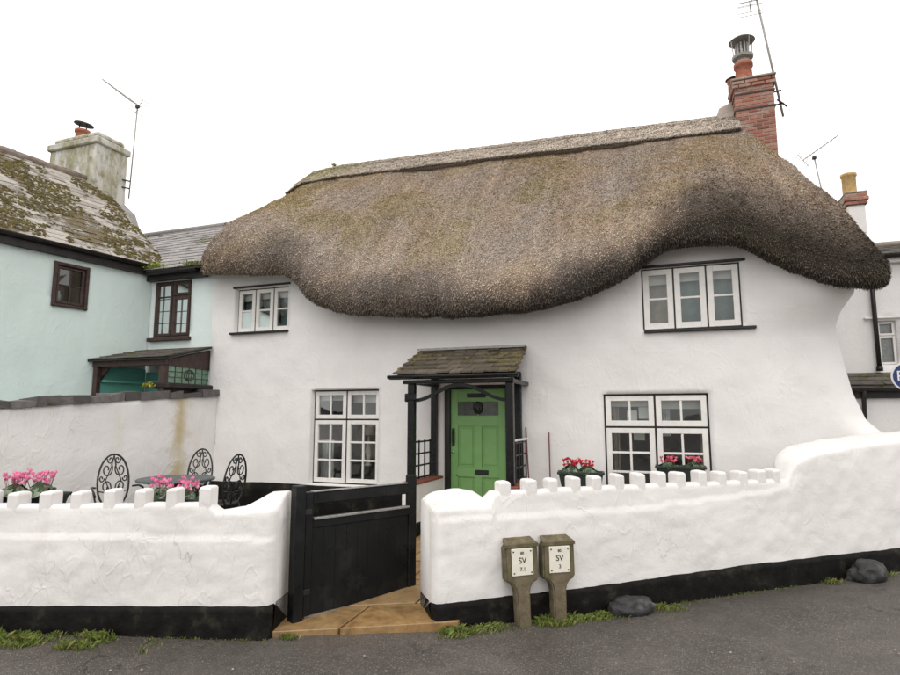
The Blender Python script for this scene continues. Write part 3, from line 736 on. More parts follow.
    stk = np.array([[.20*fb(q[i]*7., j*.035, 2, 1, 3)+.10*fb(q[i]*22., j*.05, 7, 1, 2) for j in range(ROWS)] for i in range(n)])
    C = C*np.clip(1+stk, .6, 1.5)[:, :, None]
    quads = [(i*ROWS+j, (i+1)*ROWS+j, (i+1)*ROWS+j+1, i*ROWS+j+1) for i in range(n-1) for j in range(ROWS-1)]
    V2 = V.reshape(-1, 3); extra = []
    # back slope and left end close the volume
    off = np.array(cot.location)
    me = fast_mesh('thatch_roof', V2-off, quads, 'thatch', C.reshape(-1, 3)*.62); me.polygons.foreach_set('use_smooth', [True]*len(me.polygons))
    ob = bpy.data.objects.new('thatch_roof', me); col.objects.link(ob); ob.parent = cot
    tag(ob, 'shaggy brown reed thatch swept up over the upper windows')
    bk = MB(); bk.add([(-7.1, RY, 6.40), (1.3, RY, 6.40), (2.2, 6.2, 3.0), (-7.1, 6.2, 3.0)], [(0, 1, 2, 3)]); o2 = bk.build('back_slope', 'thatch', ob); setcol(o2.data, [(*fawn, 1)]*4)
    ve = MB(); i0 = 0
    col0 = V[0]; m_ = len(col0)
    ve.v = [tuple(p) for p in col0]+[(p[0]+.12, p[1]+.06, p[2]-.42) for p in col0]; ve.f = [(j, j+1, m_+j+1, m_+j) for j in range(m_-1)]
    o2 = ve.build('verge', 'thatch', ob); setcol(o2.data, [(*(fawn*.8), 1)]*(2*m_))
    # straw ends
    P00 = V[:-1, :-1].reshape(-1, 3); P10 = V[1:, :-1].reshape(-1, 3); P01 = V[:-1, 1:].reshape(-1, 3)
    A = np.linalg.norm(np.cross(P10-P00, P01-P00), axis=1)
    jj = np.tile(np.arange(ROWS-1), n-1); ii = np.repeat(np.arange(n-1), ROWS-1)
    A[(jj > 86)] *= .15; A[jj < 3] = 0; A[E[ii, 1] > 1.6] = 0
    def straws(name, cnt, lmin, lmax, wmin, wmax, lift, bright):
        idx = rng.choice(len(A), cnt, p=A/A.sum()); fa, fb_ = rng.random(cnt), rng.random(cnt)
        p = P00[idx]+(P10[idx]-P00[idx])*fa[:, None]+(P01[idx]-P00[idx])*fb_[:, None]
        dn = P01[idx]-P00[idx]; dn /= np.linalg.norm(dn, axis=1, keepdims=True)
        nn = Nm[:-1, :-1].reshape(-1, 3)[idx]; sd = np.cross(dn, nn)
        dr = dn*1.0+nn*(lift+rng.normal(0, .25, cnt))[:, None]+sd*rng.normal(0, .22, cnt)[:, None]; dr /= np.linalg.norm(dr, axis=1, keepdims=True)
        L = rng.uniform(lmin, lmax, cnt)[:, None]; Wd = rng.uniform(wmin, wmax, cnt)[:, None]
        roll = rng.normal(0, .6, cnt)[:, None]; wv = sd*np.cos(roll)+nn*np.sin(roll)
        b = p-nn*.008-dr*L*.35; t = b+dr*L
        vs = np.stack([b-wv*Wd/2, b+wv*Wd/2, t+wv*Wd*.4, t-wv*Wd*.4], 1).reshape(-1, 3)
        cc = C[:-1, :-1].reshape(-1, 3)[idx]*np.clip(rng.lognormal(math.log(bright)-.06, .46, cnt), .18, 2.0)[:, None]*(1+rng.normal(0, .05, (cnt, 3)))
        cc = np.clip(cc, .004, .78)
        cv = np.stack([cc*.8, cc*.8, cc*1.05, cc*1.05], 1).reshape(-1, 3)
        me = fast_mesh(name, vs-off, np.arange(cnt*4).reshape(-1, 4), 'straw', cv)
        o = bpy.data.objects.new(name, me); col.objects.link(o); o.parent = ob; tag(o, kind='stuff')
    straws('straw_ends', 400000, .035, .075, .004, .009, .42, 1.36)
    # ridge roll: a thicker saddle with a cut lower edge
    xs = np.linspace(-7.12, 1.22, 240); K = 26; RV = np.zeros((240, K, 3)); RC = np.zeros((240, K, 3))
    for i, x in enumerate(xs):
        rz = ridge_z(x)+.10; wob = .025*fb(x, 0, 0, 1.2, 3); ln = .84+wob-.16*sst(-6.2, -7.1, x)+.06*sst(-3, 1, x)
        dr = np.array([0, -1., -.90]); dr /= np.linalg.norm(dr); nn = np.array([0, -.67, .74]); sag = .0
        for j in range(K):
            if j < 19:
                s_ = (j/18)*ln; b = np.array([x, RY, rz])+dr*s_
                b[2] -= .05*math.exp(-(s_/.12)**2)
                b += nn*(.028*math.sin(s_*26)*0+.012*fb(x*3, s_*5, 0, 2)); b = b+nn*(.018 if abs(s_-.20) < .03 or abs(s_-.29) < .025 else 0)
            else:
                b = np.array([x, RY, rz])+dr*(ln-.01*(j-18))-nn*(.165*(j-18)/7)
            RV[i, j] = b
            g = fb(x, j*.1, 3, 1.6, 3)*.5+.5
            base = np.array([.50, .43, .36])*(.8+.4*g)
            mo = sst(-4.9, -6.6, x)*(1-j/K)*.9; base = base*(1-mo)+np.array([.34, .31, .12])*mo
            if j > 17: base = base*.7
            RC[i, j] = base
    qd = [(i*K+j, (i+1)*K+j, (i+1)*K+j+1, i*K+j+1) for i in range(239) for j in range(K-1)]
    me = fast_mesh('ridge_roll', RV.reshape(-1, 3)-off, qd, 'thatch', RC.reshape(-1, 3)); me.polygons.foreach_set('use_smooth', [True]*len(me.polygons))
    rg = bpy.data.objects.new('ridge_roll', me); col.objects.link(rg); rg.parent = cot; tag(rg, 'raised grey thatch ridge roll with a cut lower edge')
    br = MB(); br.add([(-7.12, RY, ridge_z(-7.12)+.05), (1.22, RY, ridge_z(1.22)+.05), (1.22, RY+.5, ridge_z(1.22)-.35), (-7.12, RY+.5, ridge_z(-7.12)-.35)], [(0, 1, 2, 3)]); o2 = br.build('ridge_back', 'thatch', rg); setcol(o2.data, [(.2, .17, .13, 1)]*4)
    e_ = MB(); e_.add([tuple(p) for p in RV[0, :19]]+[(-7.10, RY-.25, 6.0)], [tuple(range(20))]); o2 = e_.build('ridge_end', 'thatch', rg); setcol(o2.data, [(.12, .11, .05, 1)]*20)
    cnt = 52000; ia = rng.integers(0, 239, cnt); ja = rng.integers(0, 20, cnt); fa = rng.random(cnt)
    p = RV[ia, ja]+(RV[ia+1, ja]-RV[ia, ja])*fa[:, None]+(RV[ia, ja+1]-RV[ia, ja])*rng.random(cnt)[:, None]
    nn = np.array([0, -.67, .74]); dn = np.array([0, -.74, -.67]); sd = np.array([1., 0, 0])
    dr = dn+nn*(.12+rng.normal(0, .14, cnt))[:, None]+sd*rng.normal(0, .25, cnt)[:, None]; dr /= np.linalg.norm(dr, axis=1, keepdims=True)
    L = rng.uniform(.03, .075, cnt)[:, None]; Wd = rng.uniform(.005, .011, cnt)[:, None]; b = p-dr*L*.4; t = b+dr*L
    vs = np.stack([b-sd*Wd/2, b+sd*Wd/2, t+sd*Wd*.4, t-sd*Wd*.4], 1).reshape(-1, 3)
    cc = RC[ia, ja]*np.clip(rng.normal(1.0, .3, cnt), .3, 2)[:, None]
    me = fast_mesh('straw_ends', vs-off, np.arange(cnt*4).reshape(-1, 4), 'straw', np.repeat(cc, 4, 0)); o = bpy.data.objects.new('straw_ends', me); col.objects.link(o); o.parent = rg; tag(o, kind='stuff')
make_thatch()

# --- brick chimney of the cottage
BR = [MB().rbox(0, .205, 0, .095, 0, .050, .006).mesh('brick', 'brick')]
def make_stack():
    x0, x1, y0, y1, z0, z1 = 1.18, 1.74, 2.42, 2.98, 4.9, 6.86
    core = MB().box(x0+.008, x1-.008, y0+.008, y1-.008, z0, z1)
    ch = core.build('chimney', 'mortar', cot); tag(ch, 'red brick chimney stack at the right end of the ridge')
    og = origin(ch); og = cot.location.copy()
    W = (x1-x0); Lb = W/3.0
    def course(z, ox, ext=0.):
        X0, X1, Y0, Y1 = x0-ext, x1+ext, y0-ext, y1+ext
        for side in range(3):
            a, b = (X0, X1) if side == 0 else (Y0+.09, Y1)
            t = a-(Lb/2 if ox else 0)
            while t < b-.03:
                p, q = max(t, a), min(t+Lb, b)
                if q-p > .03:
                    sx = (q-p-.012)/.205; j = random.uniform(-.003, .003)
                    if side == 0: mt = Matrix.Translation((p+.006, Y0+j, z)) @ Matrix.Diagonal((sx, 1, 1, 1))
                    elif side == 1: mt = Matrix.Translation((X1+j, p+.006, z)) @ Matrix.Rotation(R(90), 4, 'Z') @ Matrix.Diagonal((sx, 1, 1, 1))
                    else: mt = Matrix.Translation((X0+.095+j, p+.006, z)) @ Matrix.Rotation(R(90), 4, 'Z') @ Matrix.Diagonal((sx, 1, 1, 1))
                    inst('brick', BR[0], ch, Matrix.Translation(-og) @ mt)
                t += Lb
    z = 4.98; k = 0
    while z < z1-.06:
        ext = .03 if z > z1-.16 else 0.
        course(z, k % 2, ext); z += .0605; k += 1
    MB().rbox(x0-.04, x1+.04, y0-.04, y1+.04, z1-.0, z1+.035, .01).build('stack_cap', 'mortar', ch)
    for zz in (6.36, 6.62):
        MB().box(x0-.012, x1+.012, y0-.012, y0-.002, zz, zz+.022).box(x1+.002, x1+.012, y0, y1, zz, zz+.022).box(x0-.012, x0-.002, y0, y1, zz, zz+.022).build('strap', 'dark_metal', ch)
    c = (1.37, 2.70, z1+.03)
    MB().lathe([(.15, 0), (.15, .05), (.135, .07), (.120, .32), (.145, .33), (.145, .39), (.13, .40), (.10, .40), (.09, .05)], 22, c).build('chimney_pot', 'clay_red', ch, True)
    c2 = (c[0], c[1], c[2]+.38)
    MB().lathe([(.13, 0), (.13, .03), (.10, .05), (.10, .09)], 20, c2).build('pot_collar', 'mortar', ch, True)
    cw = MB().lathe([(.10, .08), (.155, .10), (.165, .14), (.15, .145)], 20, c2)
    for i in range(10):
        a = i*.628; cw.tube([(c2[0]+.09*math.cos(a), c2[1]+.09*math.sin(a), c2[2]+.13), (c2[0]+.085*math.cos(a), c2[1]+.085*math.sin(a), c2[2]+.36)], .016, 5)
    cw.lathe([(.17, .40), (.20, .405), (.16, .44), (.05, .47), (.0, .475)], 22, c2)
    for i in range(4):
        a = i*1.571+.5; cw.tube([(c2[0]+.155*math.cos(a), c2[1]+.155*math.sin(a), c2[2]+.1), (c2[0]+.19*math.cos(a), c2[1]+.19*math.sin(a), c2[2]+.41)], .007, 5)
    cw.build('cowl', 'grey_metal', ch)
    MB().lathe([(.085, 0), (.08, .2), (.095, .21), (.095, .25), (.06, .25)], 16, (1.23, 2.90, z1+.02)).build('chimney_pot', 'clay_red', ch, True)
    MB().lathe([(.12, 0), (.05, .04), (.0, .05)], 16, (1.23, 2.90, z1+.29)).build('pot_cap', 'dark_metal', ch, True)
    MB().prism([(x0-.002, 2.42, 6.05), (x0-.26, 2.62, 6.40), (x0-.20, 2.80, 6.62), (x0-.002, 2.80, 6.70)], (0, -.04, 0), (0, .04, .02)).build('flashing', 'mortar', ch)
make_stack()

# ================================================================== FRONT GARDEN WALLS
def garden_wall(name, label, A, D, Nn, s0, s1, top, tp, ledge, tk, blk, base_z, bulge=.0, end_round=(0, 0), rise=lambda s: 0., step=.035, mat='white_rough_render', shade=1.):
    """front sheet with relief, parapet, ledge behind it"""
    root = empty(name, A+D*((s0+s1)/2)); tag(root, label, 'garden wall')
    ss = frange(s0, s1, step); rows = 30
    white = MB(); white.sm = True; black = MB(); black.sm = True
    def pt(s, n, z, w=0.):
        q = A+D*s+Nn*n; return (q.x, q.y, z)
    nW = rows+1+9
    def rnd(s):
        o = 0.
        if end_round[0] and s < s0+end_round[0]: t = 1-(s-s0)/end_round[0]; o = end_round[0]*(1-math.sqrt(max(0, 1-t*t)))
        if end_round[1] and s > s1-end_round[1]: t = 1-(s1-s)/end_round[1]; o = end_round[1]*(1-math.sqrt(max(0, 1-t*t)))
        return o
    for s in ss:
        zt = top(s)+.006*fb(s, 2, 0, 4); zb = blk(s)+.010*fb(s, 7, 0, 3); r = rnd(s); th = tp(s)
        def dn(z): return r + .012*fb(s, z, 1, 2.2, 3)+.006*fb(s, z, 5, 9, 3) - bulge*math.sin(math.pi*min(1, max(0, z/zt))) + (.016 if z > ledge(s) else 0.)
        rd = min(.03, th*.25)
        zz = [zb+(zt-rd-zb)*j/rows for j in range(rows+1)]
        ring = [pt(s, dn(z), z) for z in zz]
        f = dn(zt-rd); b = max(f+.03, th-r*.5)
        ring += [pt(s, f+rd*.3, zt-rd*.3), pt(s, f+rd, zt)]
        rs = rise(s)
        ring += [pt(s, f+rd+(b-f-2*rd)*q, zt+rs*math.sin(q*1.571)+.004*fb(s, q, 3, 6)) for q in (.33, .66)]
        ring += [pt(s, b-rd, zt+rs), pt(s, b-rd*.3, zt+rs-rd*.3), pt(s, b, zt+rs-rd)]
        lz = min(.80, zt-rd-.02); bb = max(b+.01, tk)
        ring += [pt(s, b, lz), pt(s, bb, lz)]
        white.v += ring+[pt(s, bb, base_z(s))]
        k0 = -.012
        zl = base_z(s)
        black.v += [pt(s, dn(zb)+.03, zb+.004)]+[pt(s, dn(zb)+k0-.006*fb(s, j, 2, 5)-.010*(1-j/6), zl-.05+(zb-zl+.05)*j/6) for j in range(6, -1, -1)]
    nW += 1; L = len(ss)
    white.f = [(i*nW+j, (i+1)*nW+j, (i+1)*nW+j+1, i*nW+j+1) for i in range(L-1) for j in range(nW-1)]
    white.f += [tuple(range(nW)), tuple((L-1)*nW+j for j in range(nW))]
    nB = 8
    black.f = [(i*nB+j, (i+1)*nB+j, (i+1)*nB+j+1, i*nB+j+1) for i in range(L-1) for j in range(nB-1)]
    wo_ = white.build('wall_body', mat, root)
    for e in (0, L-1):   # black foot on the ends
        ring = black.v[e*nB:(e+1)*nB]; s = ss[e]; q = Nn*(tk)
        black.add([ring[0], ring[-1], Vector(pt(s, tk+.01, 0)), Vector(pt(s, tk+.01, blk(s)))], [(0, 1, 2, 3)])
    black.build('black_base', 'black_tar', root)
    return root
def flush(s, z): return .015+.012*fb(s, z, 1, 2.2, 3)+.006*fb(s, z, 5, 9, 3)
def merlon(root, A, D, Nn, s0, s1, n0, n1, z0, z1, slope=.02):
    m = MB(); b = .012; seg = 5; n = 4
    # rounded block: grid sides with softened top
    prof = [(0., z0), (0., z1-.016), (.004, z1-.006), (.012, z1)]
    rings = []
    rot_ = random.uniform(-.006, .006); zl_ = random.uniform(-.006, .006); s1 += random.uniform(-.008, .01); z1 += random.uniform(-.004, .005)
    prof = [(0., z0), (0., z1-.018), (.005, z1-.007), (.015, z1)]
    for ins, z in prof:
        a0, a1, c0, c1 = s0+ins*.8, s1-ins*.8, n0+ins, n1-ins*.8
        b = .008; poly = [(a0+b, c0), (a1-b, c0), (a1, c0+b), (a1, c1-b), (a1-b, c1), (a0+b, c1), (a0, c1-b), (a0, c0+b)]
        rings.append([(A+D*(s+rot_*(q-n0)/.13)+Nn*q)+Vector((0, 0, z+zl_*(s-s0)/.09*(z > z0)+.004*fb(s, q, z, 20)+slope*(q-n0)*(z > z1-.04))) for s, q in poly])
    for r_ in rings: m.v += [tuple(p) for p in r_]
    m.f = [(i*8+j, i*8+(j+1)%8, i*8+8+(j+1)%8, i*8+8+j) for i in range(len(rings)-1) for j in range(8)]+[tuple((len(rings)-1)*8+j for j in range(8))]
    m.build('merlon', 'white_rough_render', root, False)
# left wall
ltop = lambda s: interp(s, [-4, -.1, .5, 1.55, 1.60, 1.76, 1.95, 2.06], [.915, .918, .925, .95, .885, .89, .905, .905])
ltp = lambda s: interp(s, [-4, 1.55, 1.7, 1.95, 2.2], [.14, .14, .24, .38, .40])
lw = garden_wall('crenellated_garden_wall', 'low white crenellated garden wall left of the black gate', LA, LD, LN, -3.6, 2.066, ltop, ltp, lambda s: .70, .42, lambda s: interp(s, [-3, 0, 2.06], [.185, .185, .232]), lambda s: 0., .015, (0, .06), lambda s: interp(s, [1.62, 1.75, 1.92, 2.06], [0, .01, .095, .10]))
for a, b, h in ((-.83, -.72, 1.0), (-.57, -.46, 1.0), (-.31, -.20, 1.005), (-.054, .043, 1.010), (.205, .294, 1.013), (.455, .54, 1.015), (.717, .81, 1.032), (.962, 1.05, 1.042), (1.213, 1.30, 1.051), (1.469, 1.562, 1.068)):
    merlon(lw, LA, LD, LN, a, b, flush((a+b)/2, ltop(a)-.03), .15, ltop((a+b)/2)-.045, h)
# right wall, with a swept-up end that meets the cottage
rtop = lambda s: interp(s, [0, .06, .15, .30, .44, .50, .52, .57, 1.5, 3.40, 3.43, 3.47, 3.55, 3.72, 4.2, 4.8, 7], [.865, .878, .885, .888, .888, .888, .985, .993, 1.005, 1.012, 1.02, 1.11, 1.175, 1.235, 1.30, 1.35, 1.45])
rtp = lambda s: interp(s, [0, .3, .5, .54, 3.4, 3.5, 3.8, 7], [.42, .40, .26, .14, .14, .26, .36, .40])
rw = garden_wall('crenellated_garden_wall', 'white crenellated garden wall right of the gate, swept up at its far end', RA, RD, RN, 0., 6.6, rtop, rtp, lambda s: interp(s, [0, .47, 1.8, 3.2, 3.5, 3.6], [.80, .80, .815, .91, 1.0, 3]), .38, lambda s: interp(s, [0, 1.42, 3.03, 4.69, 6.6], [.179, .215, .29, .325, .36]), lambda s: road_z(RA.x+RD.x*s, 0), .015, (.08, 0), lambda s: interp(s, [0, .1, .3, .42, .50, .53, 3.43, 3.55, 4.2, 7], [.05, .085, .105, .085, .03, 0, 0, .05, .06, .06]))
MS = [.519, .746, .949, 1.157, 1.35, 1.568, 1.78, 1.987, 2.179, 2.405, 2.616, 2.842, 3.04, 3.219]
for i, s in enumerate(MS):
    merlon(rw, RA, RD, RN, s+.045, s+.045+.080+.008*random.random(), flush(s+.09, rtop(s)-.03), .15, rtop(s+.1)-.045, interp(s, [.5, 1.0, 1.6, 3.3], [1.071, 1.083, 1.098, 1.10])+random.uniform(-.004, .004))
# side wall of the terrace with slate coping
def side_wall():
    A = Vector((-6.56, .03, 0)); D = Vector((-.146, -.989, 0)); Nn = Vector((-.989, .146, 0))
    root = empty('terrace_side_wall', A+D*2); tag(root, 'tall white terrace wall topped with dark slates beside the mint house', 'garden wall')
    top = lambda s: interp(s, [0, 1.8, 2.9, 6], [1.90, 1.775, 1.68, 1.55])
    m = MB(); m.sm = True; ss = frange(0, 5.6, .06); rows = 26
    for s in ss:
        for j in range(rows+1):
            z = top(s)*j/rows; q = A+D*s+Nn*(.014*fb(s, z, 2, 2.0, 3)); m.v.append((q.x, q.y, z))
        q = A+D*s+Nn*.3; m.v += [(q.x, q.y, top(s)), (q.x, q.y, 0)]
    k = rows+3; L = len(ss)
    m.f = [(i*k+j, (i+1)*k+j, (i+1)*k+j+1, i*k+j+1) for i in range(L-1) for j in range(k-1)]+[tuple(range(k)), tuple((L-1)*k+j for j in range(k))]
    m.build('wall_body', 'side_wall_render', root)
    s = .02
    while s < 5.5:
        ln = random.uniform(.16, .34); z = top(s+ln/2); t = MB(); a = random.uniform(-.02, .02)
        f = -.035+random.uniform(-.02, .015); h = random.uniform(.07, .115)
        P = [A+D*(s+.004)+Nn*f, A+D*(s+ln)+Nn*(f+a), A+D*(s+ln)+Nn*.33, A+D*(s+.004)+Nn*.33]
        P = [Vector((p.x, p.y, top(s if i in (0, 3) else s+ln)-.004+random.uniform(0, .008))) for i, p in enumerate(P)]
        t.prism(P, (0, 0, 0), (0, 0, h)); 
        t.v = [(x+random.uniform(-.008, .008), y+random.uniform(-.008, .008), z+(random.uniform(-.03, .02) if i > 3 else 0)) for i, (x, y, z) in enumerate(t.v)]
        t.build('coping_stone', 'coping', root); s += ln
side_wall()

# ================================================================== GATE
def make_gate():
    A = Vector((-2.735, -3.37, 0)); B = Vector((-2.21, -2.384, 0)); D = (B-A).normalized(); L = (B-A).length
    mt = Matrix.Translation((A.x, A.y, 0)) @ Matrix.Rotation(math.atan2(D.y, D.x), 4, 'Z')   # x along gate, -y faces the camera side
    root = empty('garden_gate', A); tag(root, 'black painted boarded gate standing open between the white walls', 'gate')
    z0 = .07; zt = 1.0
    def b(nm, *a, bev=.006, mat='gate_paint'):
        MB().rbox(*a, bev, mt).build(nm, mat, root)
    b('hinge_post', -.085, .0, -.05, .045, .0, 1.055); b('stile', .006, .075, -.03, .03, z0, 1.0); b('stile', L-.085, L, -.03, .03, z0, 1.065)
    b('top_rail', .075, L-.085, -.026, .026, .905, .995); b('middle_rail', .075, L-.085, -.028, .026, .72, .80)
    MB().rbox(.08, L-.09, -.045, -.024, .785, .803, .003, mt).build('weather_strip', 'grey_metal', root)
    MB().rbox(.03, L-.02, -.012, .02, .052, .0695, .003, mt).build('bottom_trim', 'grey_metal', root)
    MB().rbox(.075, L-.10, -.03, .03, .996, 1.004, .002, mt).build('rail_capping', 'grey_metal', root)
    n = 9; w0 = .077; wd = (L-.085-.002-w0)/n
    for i in range(n): b('board', w0+wd*i+.0005, w0+wd*(i+1)-.0005, -.016+random.uniform(-.0008, .0008), .012, z0+.002, .722, bev=.002)
    b('bottom_rail', .075, L-.085, .012, .03, .10, .2); b('back_rail', .075, L-.085, .0125, .03, .60, .70)
    for z in (.25, .85):
        b('hinge', -.03, .06, -.036, -.0305, z-.02, z+.02, bev=.002, mat='cast_iron')
make_gate()

# ================================================================== MINT HOUSE
mint = empty('mint_house', (-9.4, -2, 0)); tag(mint, 'mint green house with lichen covered slate roof and brown windows', 'house')
MO = Vector((-8.05, 0, 0)); MD = Vector((-.146, -.989, 0)); MN = Vector((.989, -.146, 0))
def mint_fn(u, z, d):
    q = MO+MD*u-MN*(d+.012*fb(u, z, 4, 1.2, 3)); return (q.x, q.y, z)
mo = (1.07, 1.50, 3.20, 3.78)
wall_mesh(lines(0, 6.5, .12, mo[:2]), lines(0, 4.0, .12, mo[2:]), [mo], mint_fn, .12).build('wall', 'mint_render', mint, True)
fmw = lambda x, y, z: tuple(MO+MD*(1.07+1.50-x)-MN*y+Vector((0, 0, z)))
mw = window(mint, 1.07, 1.50, 3.20, 3.78, [(0., 1., 0., 1., 2, 2)], .01, ('brown_timber', 'brown_timber'), stile=.03, munt=.018, line=.02, fm=fmw, head=(.0, .0), sill=(.03, .03))
def mbx(nm, mat, u0, u1, d0, d1, z0, z1, par):
    t = MB().rbox(u0, u1, d0, d1, z0, z1, .004); t.v = [fmw(*p) for p in t.v]; t.build(nm, mat, par)
mbx('surround', 'brown_timber', 1.03, 1.075, -.03, .05, 3.16, 3.82, mw); mbx('surround', 'brown_timber', 1.495, 1.54, -.03, .05, 3.16, 3.82, mw)
mbx('surround', 'brown_timber', 1.076, 1.494, -.028, .05, 3.775, 3.818, mw)
t = MB(); P = [fmw(1.04, .6, 3.1), fmw(1.53, .6, 3.1), fmw(1.53, .6, 3.9), fmw(1.04, .6, 3.9), fmw(1.04, .125, 3.1), fmw(1.53, .125, 3.1), fmw(1.53, .125, 3.9), fmw(1.04, .125, 3.9)]
t.add(P, [(0,1,2,3), (0,1,5,4), (1,2,6,5), (2,3,7,6), (3,0,4,7)]); t.build('room', 'room_wall', mint)
t = MB().lathe([(.03, 0), (.045, .04), (.045, .10), (.025, .13), (.03, .16)], 12); t.v = [(Vector(fmw(1.20, .16, 3.26))+Vector(p)).to_tuple() for p in t.v]; t.build('vase', 'sign_white', mw, True)
# return wall beside the cottage, pale mint
ro = (-7.97, -7.21, 2.86, 3.80)
wall_mesh(lines(-8.4, -6.70, .1, ro[:2]), lines(0, 4.1, .1, ro[2:]), [ro], lambda u, z, d: (u, .03+d+.01*fb(u, z, 8, 1.4, 3), z), .10).build('return_wall', 'mint_pale_render', mint, True)
rwn = window(mint, *ro, [(0., .5, 0., 1., 1, 1), (.5, 1., 0., .72, 1, 1), (.5, 1., .72, 1., 1, 1)], .035, ('brown_timber', 'brown_timber'), stile=.042, munt=.02, line=.025)
MB().rbox(-8.03, -7.17, -.045, .06, 2.80, 2.858, .008).build('sill', 'brown_timber', rwn)
ld = MB()
for x in (-7.80, -7.41): ld.box(x-.004, x+.004, .036, .044, 2.92, 3.74 if x < -7.6 else 3.50)
for z in (3.1, 3.3, 3.5): ld.box(-7.89, -7.65, .036, .044, z-.004, z+.004)
for z in (3.08, 3.28): ld.box(-7.53, -7.28, .036, .044, z-.004, z+.004)
ld.build('lead_line', 'dark_metal', rwn)
curtain(rwn, -7.95, -7.22, 2.88, 3.78, .11, 'net_curtain', 9, .008, 'net_curtain')
MB().box(-8.0, -7.18, .135, .14, 2.83, 3.82).build('blind', 'room_wall', mint)
# gutters, fascias
g = MB(); e0 = MO+MN*.13+MD*(-.10); e1 = MO+MN*.13+MD*6.4
mbx2 = MB(); 
for (n0, n1, z0, z1, mat, nm) in ((-.01, .09, 3.90, 4.03, 'dark_fascia', 'fascia'),):
    q = [MO+MN*n0+MD*.0, MO+MN*n1+MD*.0, MO+MN*n1+MD*6.4, MO+MN*n0+MD*6.4]
    MB().prism(q, (0, 0, z0), (0, 0, z1)).build(nm, mat, mint)
def gutter(p0, p1, r, par, mat='dark_fascia'):
    m = MB(); m.sm = True; d = (Vector(p1)-Vector(p0)).normalized(); sd = Vector((-d.y, d.x, 0)); n = 8
    for p in (p0, p1):
        for k, rr in ((0, r), (1, r*.86)):
            for j in range(n+1):
                a = math.pi*j/n*(1 if k == 0 else -1)+(0 if k == 0 else math.pi); m.v.append(tuple(Vector(p)+sd*math.cos(a)*rr-Vector((0, 0, 1))*abs(math.sin(a))*rr))
    K = 2*(n+1); m.f = [(j, (j+1)%K, K+(j+1)%K, K+j) for j in range(K)]+[tuple(range(K)), tuple(K+j for j in range(K))]
    m.build('gutter', mat, par)
gutter(e0+Vector((0, 0, 4.055)), e1+Vector((0, 0, 4.055)), .055, mint)
MB().rbox(-8.05, -6.86, -.10, .01, 3.80, 3.905, .006).build('fascia', 'dark_fascia', mint)
gutter((-8.0, -.16, 3.925), (-6.95, -.16, 3.925), .05, mint)
# roofs: plane helper carrying real slates
SL = MB().rbox(-.108, .108, 0, .33, 0, .011, .004).mesh('slate', 'slate_lichen'); SL2 = MB().rbox(-.14, .14, 0, .33, 0, .011, .004).mesh('slate', 'slate_clean')
def slate_roof(parent, nm, O, along, up, L, H, me, wd, exposure, mat, span, limit=300, jit=.5):
    """O eave corner, along = eave direction, up = direction up the slope; slates over span=(a0,a1) of the length"""
    along, up = along.normalized(), up.normalized(); nn = along.cross(up); 
    if nn.z < 0: nn = -nn
    rb = MB().prism([O, O+along*L, O+along*L+up*H, O+up*H], nn*-.05, nn*-.012); ro_ = rb.build(nm, mat, parent)
    B = Matrix((along, up, nn)).transposed().to_4x4()
    r = 0; cnt = 0
    while r*exposure < H-.05:
        a = span[0]+(wd/2 if r % 2 else 0)
        while a < span[1]:
            w_ = wd*random.uniform(.9, 1.05)
            p = O+along*(a+wd/2)+up*(r*exposure-.04+random.uniform(-.012, .012)*jit*2)+nn*(.006+random.uniform(0, .006)*jit)
            mt = Matrix.Translation(p-origin(parent)-Vector((0, 0, 0))) @ B @ Matrix.Rotation(random.gauss(0, .02)*jit, 4, 'Z') @ Matrix.Rotation(R(-2.6)+random.gauss(0, .012)*jit, 4, 'X') @ Matrix.Diagonal((w_/(2*abs(me.vertices[0].co.x) if 0 else wd), 1, 1, 1))
            mt = Matrix.Translation(p-origin(parent)) @ B @ Matrix.Rotation(random.gauss(0, .02)*jit, 4, 'Z') @ Matrix.Rotation(R(3.2)*-1+random.gauss(0, .012)*jit, 4, 'X')
            if cnt < limit: inst('slate', me, ro_, mt)
            cnt += 1; a += wd+.004
        r += 1
    return ro_
def moss_clumps(parent, O, along, up, L, H, n, thr):
    along, up = along.normalized(), up.normalized(); nn = along.cross(up)
    if nn.z < 0: nn = -nn
    m = MB(); k = 0
    while k < n:
        a, b = random.uniform(0, L), random.uniform(.05, H-.05); p = O+along*a+up*b
        if fb(p.x, p.y, p.z, 1.6, 4)+.25*fb(p.x, p.y, p.z, 7, 2) < thr: k += .12; continue
        k += 1; r = random.uniform(.008, .028); h = r*random.uniform(.35, .75); c = p+nn*.018; t = random.uniform(0, 1)
        q = []
        for z_, f_ in ((0, 1.), (h*.7, .75)):
            q += [c+nn*z_+(along*math.cos(t+j*1.047)+up*math.sin(t+j*1.047))*r*f_*random.uniform(.75, 1.2) for j in range(6)]
        q.append(c+nn*h)
        m.add(q, [(j, (j+1) % 6, 6+(j+1) % 6, 6+j) for j in range(6)]+[(6+j, 6+(j+1) % 6, 12) for j in range(6)])
    tag(m.build('moss_clumps', 'roof_moss', parent, True), kind='stuff')
up_m = (-MN*2.2+Vector((0, 0, 1.9)))
rm = slate_roof(mint, 'roof', MO+MN*.12+MD*(-.32)+Vector((0, 0, 4.06)), MD, up_m, 6.7, 3.0, SL, .215, .155, 'slate_lichen', (.0, 2.75), 300, 1.0)
moss_clumps(rm, MO+MN*.12+MD*(-.30)+Vector((0, 0, 4.06)), MD, up_m, 3.1, 2.9, 5200, -.10)
MB().tube([MO-MN*2.13+MD*(-.3)+Vector((0, 0, 6.02)), MO-MN*2.13+MD*6.2+Vector((0, 0, 6.02))], .07, 8).build('ridge_tile', 'ridge_clay', mint, True)
